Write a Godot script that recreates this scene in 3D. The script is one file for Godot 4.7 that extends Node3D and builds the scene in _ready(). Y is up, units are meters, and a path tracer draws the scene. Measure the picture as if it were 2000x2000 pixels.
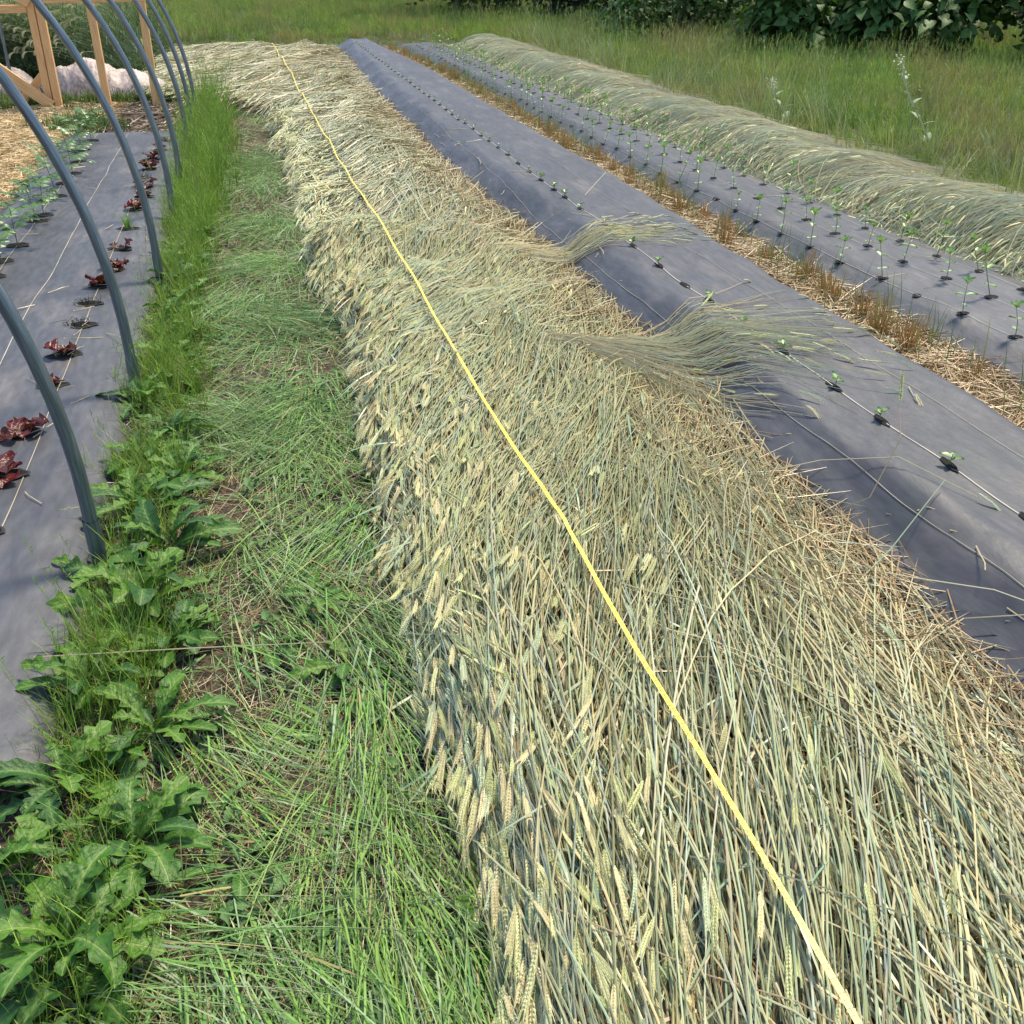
extends Node3D

# ------------------------------------------------------------------ helpers
var rng := RandomNumberGenerator.new()
var nz := FastNoiseLite.new()
var M := {}
var taken := {}

func rf(a: float, b: float) -> float:
	return rng.randf_range(a, b)

func gauss(s: float) -> float:
	return rng.randfn(0.0, s)

func n2(x: float, z: float) -> float:
	return nz.get_noise_2d(x, z)

func ss(a: float, b: float, x: float) -> float:
	return smoothstep(a, b, x)

func mixc(a: Color, b: Color, t: float) -> Color:
	return a.lerp(b, t)

func dim(c: Color, k: float) -> Color:
	return Color(c.r * k, c.g * k, c.b * k)

func ordinal(n: int) -> String:
	var ones = ["", "first", "second", "third", "fourth", "fifth", "sixth", "seventh", "eighth", "ninth", "tenth", "eleventh", "twelfth", "thirteenth", "fourteenth", "fifteenth", "sixteenth", "seventeenth", "eighteenth", "nineteenth"]
	if n < 20:
		return ones[n]
	var tens = ["", "", "twenty", "thirty", "forty", "fifty", "sixty", "seventy", "eighty", "ninety"]
	var tenths = ["", "", "twentieth", "thirtieth", "fortieth", "fiftieth", "sixtieth", "seventieth", "eightieth", "ninetieth"]
	if n % 10 == 0:
		return tenths[n / 10]
	return tens[n / 10] + "-" + ones[n % 10]

func tag(o: Node, label: String, category := "", group := "", kind := "") -> void:
	if label: o.set_meta("label", label)
	if category: o.set_meta("category", category)
	if group: o.set_meta("group", group)
	if kind: o.set_meta("kind", kind)

func thing(called: String, at: Vector3, label: String, category: String, group := "", kind := "") -> Node3D:
	var o := Node3D.new()
	o.name = called
	add_child(o, true)
	o.position = at
	tag(o, label, category, group, kind)
	return o

func part(called: String, mesh: Mesh, parent: Node, xf := Transform3D(), mat: Material = null) -> MeshInstance3D:
	var o := MeshInstance3D.new()
	o.name = called
	o.mesh = mesh
	if mat: o.material_override = mat
	parent.add_child(o, true)
	o.transform = xf
	return o

func bas(dir: Vector3, up: Vector3, sx: float, sy: float, sz: float) -> Basis:
	var y := dir.normalized()
	var z := up - y * up.dot(y)
	if z.length() < 0.01:
		z = Vector3(0.3, 0.1, 0.9) - y * Vector3(0.3, 0.1, 0.9).dot(y)
	z = z.normalized()
	var x := y.cross(z)
	return Basis(x * sx, y * sy, z * sz)

class Bag:
	var xf: Array[Transform3D] = []
	var col := PackedColorArray()
	func put(t: Transform3D, c: Color) -> void:
		xf.append(t)
		col.append(c)

func copies(called: String, mesh: Mesh, bag: Bag, parent: Node) -> MultiMeshInstance3D:
	var mm := MultiMesh.new()
	mm.transform_format = MultiMesh.TRANSFORM_3D
	mm.use_colors = true
	mm.mesh = mesh
	mm.instance_count = bag.xf.size()
	for i in bag.xf.size():
		mm.set_instance_transform(i, bag.xf[i])
		mm.set_instance_color(i, bag.col[i])
	var o := MultiMeshInstance3D.new()
	o.name = called
	o.multimesh = mm
	parent.add_child(o, true)
	o.set_meta("kind", "stuff")
	return o

class Geo:
	var v := PackedVector3Array()
	var c := PackedColorArray()
	var idx := PackedInt32Array()
	func tri(a: Vector3, b: Vector3, d: Vector3, col: Color) -> void:
		var k := v.size()
		v.append(a); v.append(b); v.append(d)
		c.append(col); c.append(col); c.append(col)
		idx.append(k); idx.append(k + 1); idx.append(k + 2)
	func quad(a: Vector3, b: Vector3, d: Vector3, e: Vector3, col: Color) -> void:
		var k := v.size()
		v.append(a); v.append(b); v.append(d); v.append(e)
		for i in 4: c.append(col)
		for i in [0, 1, 2, 0, 2, 3]: idx.append(k + i)
	# a tapered stalk through points p
	func stalk(p: PackedVector3Array, ra: float, rb: float, cols: PackedColorArray, sides := 3) -> void:
		var n := p.size()
		var k := v.size()
		for i in n:
			var t := (p[mini(i + 1, n - 1)] - p[maxi(i - 1, 0)]).normalized()
			var x := t.cross(Vector3.UP)
			if x.length() < 0.05: x = t.cross(Vector3(1, 0, 0.2))
			x = x.normalized()
			var y := x.cross(t)
			var r := lerpf(ra, rb, float(i) / (n - 1))
			for s in sides:
				var a := TAU * s / sides + PI / 2
				v.append(p[i] + (x * cos(a) + y * sin(a)) * r)
				c.append(cols[i])
		for i in n - 1:
			for s in sides:
				var a := k + i * sides + s
				var b := k + i * sides + (s + 1) % sides
				idx.append(a); idx.append(b); idx.append(a + sides)
				idx.append(b); idx.append(b + sides); idx.append(a + sides)
	# a ribbon through points p, w half widths, side: direction across
	func ribbon(p: PackedVector3Array, w: PackedFloat32Array, side: Vector3, cols: PackedColorArray) -> void:
		var n := p.size()
		var k := v.size()
		for i in n:
			v.append(p[i] - side * w[i]); v.append(p[i] + side * w[i])
			c.append(cols[i]); c.append(cols[i])
		for i in n - 1:
			var a := k + i * 2
			idx.append(a); idx.append(a + 1); idx.append(a + 2)
			idx.append(a + 1); idx.append(a + 3); idx.append(a + 2)
	func mesh(mat: Material) -> ArrayMesh:
		var arr := []
		arr.resize(Mesh.ARRAY_MAX)
		arr[Mesh.ARRAY_VERTEX] = v
		arr[Mesh.ARRAY_COLOR] = c
		arr[Mesh.ARRAY_INDEX] = idx
		var m := ArrayMesh.new()
		m.add_surface_from_arrays(Mesh.PRIMITIVE_TRIANGLES, arr)
		m.surface_set_material(0, mat)
		return m

# smooth grid: pts rows x cols, uv per point, colours per point
func grid_mesh(p: Array, uv: Array, col: Array, mat: Material) -> ArrayMesh:
	var st := SurfaceTool.new()
	st.begin(Mesh.PRIMITIVE_TRIANGLES)
	grid_into(st, p, uv, col, 0)
	st.generate_normals()
	var m := st.commit()
	m.surface_set_material(0, mat)
	return m

func grid_into(st: SurfaceTool, p: Array, uv: Array, col: Array, first: int) -> int:
	var rows := p.size()
	var cols: int = p[0].size()
	for i in rows:
		for j in cols:
			st.set_color(col[i][j] if col else Color.WHITE)
			st.set_uv(uv[i][j] if uv else Vector2(j, i))
			st.set_smooth_group(0)
			st.add_vertex(p[i][j])
	for i in rows - 1:
		for j in cols - 1:
			var a := first + i * cols + j
			for q in [a, a + 1, a + cols, a + 1, a + cols + 1, a + cols]:
				st.add_index(q)
	return first + rows * cols

# round pipe through points, smooth
func pipe_mesh(p: PackedVector3Array, r0: float, r1: float, sides: int, mat: Material, col := Color.WHITE) -> ArrayMesh:
	var rows := []
	var cs := []
	var uvs := []
	var n := p.size()
	var run := 0.0
	for i in n:
		var t := (p[mini(i + 1, n - 1)] - p[maxi(i - 1, 0)]).normalized()
		var x := t.cross(Vector3(0.02, 0.05, 1)).normalized()
		var y := x.cross(t)
		var row := PackedVector3Array()
		var cr := PackedColorArray()
		var ur := PackedVector2Array()
		if i: run += p[i].distance_to(p[i - 1])
		for s in sides + 1:
			var a := -TAU * s / sides
			row.append(p[i] + (x * cos(a) + y * sin(a)) * lerpf(r0, r1, float(i) / (n - 1)))
			cr.append(col)
			ur.append(Vector2(float(s) / sides, run))
		rows.append(row); cs.append(cr); uvs.append(ur)
	return grid_mesh(rows, uvs, cs, mat)

# bevelled timber between two points
func beam_mesh(a: Vector3, b: Vector3, w: float, d: float, ref: Vector3, mat: Material) -> ArrayMesh:
	var y := (b - a).normalized()
	var x := y.cross(ref).normalized()
	var z := x.cross(y)
	var e := 0.004
	var prof := [Vector2(-w + e, -d), Vector2(w - e, -d), Vector2(w, -d + e), Vector2(w, d - e), Vector2(w - e, d), Vector2(-w + e, d), Vector2(-w, d - e), Vector2(-w, -d + e)]
	var st := SurfaceTool.new()
	st.begin(Mesh.PRIMITIVE_TRIANGLES)
	st.set_smooth_group(-1)
	var L := a.distance_to(b)
	for k in 8:
		var p: Vector2 = prof[k]
		var q: Vector2 = prof[(k + 1) % 8]
		var c := [a + x * p.x + z * p.y, a + x * q.x + z * q.y, b + x * q.x + z * q.y, b + x * p.x + z * p.y]
		var u := [Vector2(p.x + p.y, 0), Vector2(q.x + q.y, 0), Vector2(q.x + q.y, L), Vector2(p.x + p.y, L)]
		for i in [0, 1, 2, 0, 2, 3]:
			st.set_uv(u[i])
			st.add_vertex(c[i])
	for k in range(1, 7):
		for i in [[a, 0, k + 1, k], [b, 0, k, k + 1]]:
			for h in [i[1], i[2], i[3]]:
				var p: Vector2 = prof[h]
				st.set_uv(p)
				st.add_vertex(i[0] + x * p.x + z * p.y)
	st.generate_normals()
	var m := st.commit()
	m.surface_set_material(0, mat)
	return m

# ------------------------------------------------------------------ materials
func vmat(called: String, rough: float, back: float, spec := 0.5) -> StandardMaterial3D:
	var m := StandardMaterial3D.new()
	m.resource_name = called
	m.vertex_color_use_as_albedo = true
	m.roughness = rough
	m.metallic_specular = spec
	m.cull_mode = BaseMaterial3D.CULL_DISABLED
	if back > 0.0:
		m.backlight_enabled = true
		m.backlight = Color(back, back, back * 0.75)
	M[called] = m
	return m

func noise_tex(freq: float, octaves: int, seed_: int, ramp: Array, size := 512, normal := false, bump := 4.0) -> NoiseTexture2D:
	var f := FastNoiseLite.new()
	f.seed = seed_
	f.frequency = freq
	f.fractal_octaves = octaves
	var t := NoiseTexture2D.new()
	t.width = size
	t.height = size
	t.seamless = true
	t.noise = f
	if normal:
		t.as_normal_map = true
		t.bump_strength = bump
	elif ramp:
		var g := Gradient.new()
		g.offsets = PackedFloat32Array([0.0, 0.5, 1.0])
		g.colors = PackedColorArray(ramp)
		t.color_ramp = g
	return t

func leaf_texture() -> ImageTexture:
	var w := 128
	var h := 256
	var im := Image.create(w, h, false, Image.FORMAT_RGB8)
	var f := FastNoiseLite.new()
	f.seed = 5
	f.frequency = 0.035
	for y in h:
		for x in w:
			var u := absf(float(x) / (w - 1) * 2.0 - 1.0)
			var t := float(y) / h
			var vein := absf(fposmod((t - u * 0.16) * 11.0 + f.get_noise_2d(x * 0.4, y * 0.4) * 0.5, 1.0) - 0.5)
			var k := 0.86 + 0.16 * f.get_noise_2d(x, y)
			if vein < 0.055 and u > 0.05: k += 0.10 * (1.0 - u)
			if vein > 0.38: k -= 0.05
			var c := Color(k * 0.96, k, k * 0.92)
			if u < 0.055: c = Color(1.0, 1.0, 0.86)
			im.set_pixel(x, y, c)
	return ImageTexture.create_from_image(im)

func leaf_bump() -> ImageTexture:
	var w := 128
	var h := 256
	var im := Image.create(w, h, false, Image.FORMAT_RGBA8)
	var f := FastNoiseLite.new()
	f.seed = 8
	f.frequency = 0.05
	for y in h:
		for x in w:
			var u := absf(float(x) / (w - 1) * 2.0 - 1.0)
			var t := float(y) / h
			var wave := 0.5 + 0.5 * cos((t - u * 0.16) * 11.0 * TAU)
			var k := clampf(0.5 + 0.25 * wave + 0.35 * f.get_noise_2d(x, y) - (0.3 if u < 0.06 else 0.0), 0.0, 1.0)
			im.set_pixel(x, y, Color(k, k, k, 1))
	im.bump_map_to_normal_map(5.0)
	return ImageTexture.create_from_image(im)

func make_materials() -> void:
	vmat("straw", 0.42, 0.25, 0.5)
	vmat("ear", 0.55, 0.3, 0.45)
	vmat("grass", 0.6, 0.75, 0.36)
	vmat("leafy", 0.4, 0.7, 0.5)
	vmat("stem", 0.6, 0.2)
	vmat("char", 0.9, 0.0, 0.3)
	var lt := leaf_texture()
	var lb := leaf_bump()
	for k in ["dandelion", "dandelion_light", "dandelion_deep", "lettuce", "herb", "shrub_leaf"]:
		var m := vmat(k, 0.52, 0.7, 0.42)
		m.albedo_texture = lt
		m.normal_enabled = true
		m.normal_texture = lb
		m.normal_scale = 0.9
	M["dandelion"].albedo_color = Color(0.98, 1, 0.95)
	M["dandelion_light"].albedo_color = Color(1, 1, 0.9)
	M["dandelion_deep"].albedo_color = Color(0.85, 0.92, 0.9)
	M["lettuce"].roughness = 0.3
	# woven ground cover
	for k in ["fabric", "fabric_old"]:
		var m := StandardMaterial3D.new()
		m.resource_name = k
		m.vertex_color_use_as_albedo = true
		m.albedo_texture = noise_tex(0.012, 5, 21, [Color(0.72, 0.72, 0.74), Color(0.86, 0.86, 0.87), Color(1, 1, 1)], 1024)
		m.uv1_scale = Vector3(1.6, 0.42, 1)
		m.roughness = 0.5
		m.metallic_specular = 0.5
		m.normal_enabled = true
		m.normal_texture = noise_tex(0.012, 4, 33, [], 1024, true, 6.0)
		m.normal_scale = 0.25
		m.cull_mode = BaseMaterial3D.CULL_DISABLED
		M[k] = m
	var gm := StandardMaterial3D.new()
	gm.vertex_color_use_as_albedo = true
	gm.albedo_texture = noise_tex(0.02, 6, 3, [Color(0.55, 0.52, 0.5), Color(0.82, 0.8, 0.78), Color(1, 1, 1)], 1024)
	gm.uv1_triplanar = true
	gm.uv1_world_triplanar = true
	gm.uv1_scale = Vector3(0.9, 0.9, 0.9)
	gm.roughness = 0.95
	gm.normal_enabled = true
	gm.normal_texture = noise_tex(0.05, 5, 9, [], 1024, true, 10.0)
	M["ground"] = gm
	var hm := StandardMaterial3D.new()
	hm.albedo_texture = noise_tex(0.02, 4, 14, [Color(0.36, 0.40, 0.42), Color(0.43, 0.47, 0.49), Color(0.54, 0.58, 0.60)], 512)
	hm.uv1_scale = Vector3(1.0, 0.5, 1)
	hm.metallic = 0.75
	hm.roughness = 0.42
	hm.roughness_texture = noise_tex(0.03, 3, 15, [Color(0.75, 0.75, 0.75), Color(0.9, 0.9, 0.9), Color(1, 1, 1)], 256)
	M["steel"] = hm
	var wm := StandardMaterial3D.new()
	wm.albedo_texture = noise_tex(0.02, 4, 17, [Color(0.72, 0.52, 0.32), Color(0.85, 0.66, 0.44), Color(0.90, 0.73, 0.52)], 512)
	wm.uv1_scale = Vector3(9, 0.35, 1)
	wm.roughness = 0.7
	M["wood"] = wm
	var tm := StandardMaterial3D.new()
	tm.vertex_color_use_as_albedo = true
	tm.albedo_texture = noise_tex(0.02, 4, 19, [Color(0.62, 0.56, 0.52), Color(0.86, 0.82, 0.80), Color(0.95, 0.93, 0.92)], 512)
	tm.roughness = 0.6
	tm.backlight_enabled = true
	tm.backlight = Color(0.2, 0.2, 0.2)
	tm.cull_mode = BaseMaterial3D.CULL_DISABLED
	M["cover"] = tm
	var ow := StandardMaterial3D.new()
	ow.albedo_texture = noise_tex(0.02, 4, 18, [Color(0.20, 0.15, 0.11), Color(0.32, 0.25, 0.19), Color(0.42, 0.35, 0.28)], 256)
	ow.roughness = 0.85
	M["oldwood"] = ow
	var bk := StandardMaterial3D.new()
	bk.vertex_color_use_as_albedo = true
	bk.roughness = 0.95
	M["bark"] = bk

# ------------------------------------------------------------------ the lie of the land
func along(tab: Array, z: float) -> float:
	for i in range(1, tab.size()):
		if z >= tab[i].x:
			return lerpf(tab[i - 1].y, tab[i].y, clampf((tab[i - 1].x - z) / (tab[i - 1].x - tab[i].x), 0, 1))
	return tab[-1].y

var B1L := [Vector2(2, 1.68), Vector2(-1.6, 1.69), Vector2(-3.6, 1.69), Vector2(-6.5, 1.67), Vector2(-9.4, 1.55), Vector2(-14.4, 1.55), Vector2(-22, 1.68)]
var B1R := [Vector2(2, 2.80), Vector2(-5, 2.76), Vector2(-7.4, 2.82), Vector2(-10.8, 2.76), Vector2(-16, 2.72), Vector2(-21.5, 2.45)]
var B2L := [Vector2(2, 3.2), Vector2(-3.5, 3.14), Vector2(-6.6, 3.09), Vector2(-9.9, 3.06), Vector2(-15.6, 3.04), Vector2(-21.5, 2.78)]
var B2R := [Vector2(2, 4.2), Vector2(-4.9, 4.15), Vector2(-7.5, 4.0), Vector2(-10, 3.92), Vector2(-15, 3.86), Vector2(-21.5, 3.8)]
var B2ROW := [Vector2(2, 3.48), Vector2(-3.98, 3.38), Vector2(-5.8, 3.27), Vector2(-8.8, 3.23), Vector2(-21.5, 3.12)]
var B1ROW := [Vector2(2, 2.22), Vector2(-2.3, 2.17), Vector2(-5, 2.09), Vector2(-7.4, 2.06), Vector2(-21.5, 2.0)]
const Z_END := -21.6

func xl(z: float) -> float:
	var x := 0.27 + 0.10 * n2(z * 80.0, 7.0) * ss(-1.5, -4.5, z) + 0.05 * n2(z * 90.0, 7.0) + 0.03 * n2(z * 300.0, 3.0) - 0.06 * ss(-6.0, -10.0, z)
	return x - 1.75 * ss(-12.4, -14.6, z)

func xr(z: float) -> float:
	return along(B1L, z) + 0.05 * n2(z * 120.0, 40.0) + 0.02

func mat_h(x: float, z: float) -> float:
	var l := xl(z)
	var r := xr(z)
	var a := ss(l - 0.02, l + 0.13, x)
	var b := 1.0 - 0.75 * ss(r - 0.55, r + 0.02, x)
	var e := ss(Z_END - 0.2, Z_END + 0.8, z)
	return 0.02 + e * a * b * (0.125 + (0.04 + 0.05 * ss(-3.0, -6.0, z)) * n2(x * 140.0, z * 90.0) + 0.028 * n2(x * 420.0 + 50.0, z * 260.0))

func ground_h(x: float, z: float) -> float:
	return 0.02 * n2(x * 120.0, z * 120.0) + 0.012 * n2(x * 400.0, z * 400.0) - 0.02 - 0.07 * (ss(1.9, 2.1, x) * (1 - ss(3.6, 3.9, x)) * (1.0 - ss(2.6, 2.75, x) * (1 - ss(3.15, 3.3, x))) * ss(-22, -21, z) + ss(-2.0, -1.8, x) * (1 - ss(-0.85, -0.7, x)) * ss(-11.9, -11.5, z))

func bed_h(which: int, x: float, z: float) -> float:
	var h := 0.0
	if which == 1:
		var l := along(B1L, z) + 0.03 * n2(z * 60.0, 11.0)
		var r := along(B1R, z)
		h = 0.15 * ss(l - 0.02, l + 0.30, x) * (1.0 - 0.9 * ss(r - 0.18, r + 0.03, x))
		var side := 1.0 - ss(l + 0.15, l + 0.5, x)
		h += 0.022 * n2(x * 330.0, z * 70.0) * ss(l, l + 0.15, x) * (0.35 + side) * (1.0 - ss(r - 0.15, r, x))
		h += 0.012 * n2(x * 90.0, z * 120.0)
	elif which == 2:
		var l := along(B2L, z) + 0.02 * n2(z * 80.0, 17.0)
		var r := along(B2R, z)
		h = 0.075 * ss(l - 0.02, l + 0.25, x) * (1.0 - 0.7 * ss(r - 0.3, r + 0.03, x))
		h += 0.012 * n2(x * 260.0, z * 60.0 + 90.0) + 0.008 * n2(x * 90.0, z * 140.0)
	else:
		h = 0.045 * ss(-1.95, -1.7, x) * (1.0 - ss(-0.85, -0.62, x)) + 0.01 * n2(x * 300.0, z * 60.0 + 30.0) + 0.008 * n2(x * 80.0, z * 100.0)
	return h + 0.012

func fabric_colour(x: float, z: float, base: Color, dust: float) -> Color:
	var s := n2(x * 900.0, z * 130.0) * 0.5 + n2(x * 200.0, z * 160.0 + 300.0) * 0.6
	var t := ss(0.05, 0.6, s) * dust
	var c := dim(base, 1.0 + 0.25 * n2(x * 60.0 + 77.0, z * 40.0))
	return mixc(c, Color(0.20, 0.175, 0.16), t)

# ------------------------------------------------------------------ build
func _ready() -> void:
	rng.seed = 20240611
	nz.seed = 4
	nz.frequency = 0.01
	nz.fractal_octaves = 2

	var cam := Camera3D.new()
	cam.name = "camera"
	cam.fov = 53.0
	cam.near = 0.05
	cam.far = 1200.0
	add_child(cam)
	cam.position = Vector3(0, 1.7, 0)
	cam.rotation_degrees = Vector3(-28.819, -13.389, 0)
	cam.current = true

	var we := WorldEnvironment.new()
	we.name = "environment"
	var env := Environment.new()
	env.background_mode = Environment.BG_SKY
	var sky := Sky.new()
	var sm := ProceduralSkyMaterial.new()
	sm.sky_top_color = Color(0.36, 0.43, 0.53)
	sm.sky_horizon_color = Color(0.56, 0.60, 0.65)
	sm.sky_curve = 0.12
	sm.ground_bottom_color = Color(0.18, 0.2, 0.14)
	sm.ground_horizon_color = Color(0.5, 0.55, 0.5)
	sm.sun_angle_max = 20.0
	sky.sky_material = sm
	env.sky = sky
	env.ambient_light_source = Environment.AMBIENT_SOURCE_SKY
	env.tonemap_mode = Environment.TONE_MAPPER_LINEAR
	env.tonemap_exposure = 4.6
	env.sdfgi_enabled = true
	env.ssao_enabled = true
	env.ssil_enabled = true
	we.environment = env
	add_child(we)

	var sun := DirectionalLight3D.new()
	sun.name = "sun"
	sun.light_color = Color(1.0, 0.95, 0.85)
	sun.light_energy = 0.5
	sun.light_angular_distance = 10.0
	sun.shadow_enabled = true
	add_child(sun)
	sun.look_at_from_position(Vector3(4.2, 9.8, -3.6), Vector3.ZERO)

	make_materials()
	make_ground()
	make_beds()
	make_hoops()
	make_end_frame()
	make_woods()
	make_meadow()
	make_swath()
	make_far_swath()
	make_standing_rye()
	make_strip()
	make_tunnel_floor()
	make_path()
	make_weeds()
	make_bed_plants()
	make_tape()
	make_loose()

# ------------------------------------------------------------------ ground and fabric
func ground_colour(x: float, z: float) -> Color:
	var k := 0.8 + 0.5 * n2(x * 300.0, z * 300.0)
	var soil := Color(0.085, 0.06, 0.04)
	var thatch := Color(0.17, 0.12, 0.065)
	var moss := Color(0.055, 0.075, 0.028)
	if z < Z_END - 0.3 or x > 5.1 or x < -6.0 or (z < -15.2 and x < xl(z) - 0.2):
		return dim(mixc(moss, thatch, 0.25 + 0.3 * n2(x * 80.0, z * 80.0)), k)
	if x > xl(z) and x < 1.8:
		return dim(Color(0.11, 0.075, 0.04), k)
	if x > 2.6 and x < 3.4:
		return dim(mixc(thatch, Color(0.24, 0.17, 0.09), 0.5), k)
	if x >= 3.4:
		return dim(Color(0.12, 0.09, 0.05), k)
	if x < -0.6:
		if x < -1.7 and z < -5:
			return dim(Color(0.34, 0.25, 0.12), k)
		return dim(soil, k)
	return dim(mixc(mixc(soil, thatch, 0.5), moss, ss(-0.2, 0.4, n2(x * 160.0, z * 120.0 + 500.0))), k)

func make_ground() -> void:
	var xs := PackedFloat32Array([-400, -150, -60, -30, -18, -12, -9])
	var x := -7.0
	while x < 16.0:
		xs.append(x)
		x += 0.2
	xs.append_array(PackedFloat32Array([18, 22, 30, 60, 150, 400]))
	var zs := PackedFloat32Array([400, 150, 50, 20, 8])
	var z := 4.0
	while z > -26.0:
		zs.append(z)
		z -= 0.2
	zs.append_array(PackedFloat32Array([-27, -29, -32, -36, -42, -50, -65, -90, -150, -400]))
	var p := []
	var c := []
	var zz := zs.duplicate()
	zz.reverse()
	for b in zz:
		var row := PackedVector3Array()
		var cr := PackedColorArray()
		for a in xs:
			row.append(Vector3(a, ground_h(a, b), b))
			cr.append(ground_colour(a, b))
		p.append(row)
		c.append(cr)
	var o := part("ground", grid_mesh(p, [], c, M["ground"]), self)
	tag(o, "bare soil and thatch ground under the grass and the beds", "ground", "", "structure")

func line_on_bed(which: int, xs: Callable, z0: float, z1: float, w: float, col: Color, parent: Node, called := "woven_line", lift := 0.004) -> void:
	var g := Geo.new()
	var p := PackedVector3Array()
	var ws := PackedFloat32Array()
	var cs := PackedColorArray()
	var z := z0
	while z > z1:
		var x: float = xs.call(z)
		p.append(Vector3(x, bed_h(which, x, z) + lift, z))
		ws.append(w * rf(0.8, 1.2))
		cs.append(dim(col, rf(0.75, 1.1)))
		z -= 0.08
	g.ribbon(p, ws, Vector3(1, 0, 0), cs)
	part(called, g.mesh(M["straw"]), parent)

func fabric_sheet(which: int, fl: Callable, fr: Callable, z0: float, z1: float, nx: int, dz: float, base: Color, dust: float, parent: Node, mat: Material) -> void:
	var p := []
	var c := []
	var u := []
	var z := z1
	while z <= z0 + 0.001:
		var l: float = fl.call(z)
		var r: float = fr.call(z)
		var row := PackedVector3Array()
		var cr := PackedColorArray()
		var ur := PackedVector2Array()
		for j in nx + 1:
			var t := float(j) / nx
			var x := lerpf(l, r, t)
			var y := bed_h(which, x, z)
			if j == 0 or j == nx: y -= 0.05
			row.append(Vector3(x, y, z))
			cr.append(fabric_colour(x, z, base, dust))
			ur.append(Vector2(x, z))
		p.append(row); c.append(cr); u.append(ur)
		z += dz
	part("fabric_sheet", grid_mesh(p, u, c, mat), parent)

func make_beds() -> void:
	var black := Color(0.060, 0.062, 0.073)
	var b1 := thing("fabric_bed", Vector3.ZERO, "wide raised black fabric bed beside the flattened rye, one line of tiny seedlings", "landscape fabric")
	fabric_sheet(1, func(z): return along(B1L, z) - 0.03 + 0.02 * n2(z * 200.0, 5.0), func(z): return along(B1R, z) + 0.02 * n2(z * 200.0, 9.0), 1.0, -21.7, 44, 0.08, black, 0.35, b1, M["fabric"])
	line_on_bed(1, func(z): return along(B1ROW, z), 0.9, -21.6, 0.0018, Color(0.5, 0.46, 0.36), b1)
	line_on_bed(1, func(z): return along(B1ROW, z) + 0.30 + 0.004 * n2(z * 300.0, 0.0), 0.9, -21.6, 0.0012, Color(0.24, 0.21, 0.15), b1)
	line_on_bed(1, func(z): return along(B1ROW, z) - 0.26 + 0.004 * n2(z * 300.0, 60.0), 0.9, -21.6, 0.0012, Color(0.26, 0.23, 0.16), b1)
	line_on_bed(1, func(z): return along(B1R, z) - 0.02 + 0.01 * n2(z * 300.0, 90.0), 0.9, -21.6, 0.003, Color(0.3, 0.25, 0.17), b1, "frayed_edge", 0.012)
	var b2 := thing("fabric_bed", Vector3.ZERO, "flat black fabric bed with rows of seedlings in round holes", "landscape fabric")
	fabric_sheet(2, func(z): return along(B2L, z) + 0.015 * n2(z * 200.0, 15.0), func(z): return along(B2R, z) + 0.1, 1.0, -21.5, 40, 0.08, black, 0.3, b2, M["fabric"])
	for k in 3:
		line_on_bed(2, func(z): return along(B2ROW, z) + 0.29 * k + 0.004 * n2(z * 300.0, k * 50.0), 0.9, -21.4, 0.0014, Color(0.3, 0.28, 0.23), b2)
	var b0 := thing("fabric_bed", Vector3.ZERO, "dusty black fabric bed under the steel hoops, planted with red lettuce", "landscape fabric")
	fabric_sheet(0, func(z): return -1.92 + 0.05 * n2(z * 60.0, 25.0) - 0.5 * ss(-7.5, -4, z), func(z): return -0.64 + 0.04 * n2(z * 110.0, 27.0), -2.0, -11.6, 40, 0.08, Color(0.076, 0.078, 0.090), 0.5, b0, M["fabric_old"])
	line_on_bed(0, func(z): return -1.23 + 0.015 * n2(z * 60.0, 2.0), -2.1, -11.5, 0.0018, Color(0.5, 0.46, 0.36), b0)
	line_on_bed(0, func(z): return -0.93 + 0.01 * n2(z * 60.0, 22.0), -2.1, -11.5, 0.0016, Color(0.45, 0.38, 0.26), b0)
	line_on_bed(0, func(z): return -1.52 + 0.01 * n2(z * 60.0, 42.0), -2.1, -11.5, 0.0016, Color(0.45, 0.38, 0.26), b0)

# ------------------------------------------------------------------ tunnel
func make_hoops() -> void:
	var zs := [-2.97, -4.43, -6.14, -7.74, -8.91, -10.55, -11.75, -12.9]
	var labels := ["steel tunnel hoop closest to the camera, its foot among dandelion leaves", "second steel tunnel hoop from the near end", "third steel tunnel hoop from the near end", "fourth steel tunnel hoop from the near end", "fifth steel tunnel hoop from the near end", "sixth steel tunnel hoop, third from the wooden end frame", "seventh steel tunnel hoop, next but one before the wooden end frame", "last steel tunnel hoop, standing just before the wooden end frame"]
	for i in zs.size():
		var R := 2.305 + rf(-0.01, 0.01)
		var p := PackedVector3Array()
		p.append(Vector3(0, -0.25, 0))
		for k in 61:
			var a := PI * k / 60.0
			p.append(Vector3(-R + R * cos(a), 0.21 + R * sin(a), 0.012 * sin(a * 3.0 + i)))
		p.append(Vector3(-2 * R, -0.25, 0))
		var t := thing("tunnel_hoop", Vector3(-0.621, 0, zs[i]), labels[i], "greenhouse hoop", "steel hoops of the tunnel frame")
		part("bow", pipe_mesh(p, 0.0215, 0.0215, 14, M["steel"]), t)
		for s in 2:
			var x := 0.0 if s == 0 else -2 * R
			part("ground_sleeve", pipe_mesh(PackedVector3Array([Vector3(x, -0.3, 0), Vector3(x, 0.0, 0), Vector3(x, 0.16, 0), Vector3(x, 0.162, 0)]), 0.0255, 0.0255, 14, M["steel"]), t)

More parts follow.
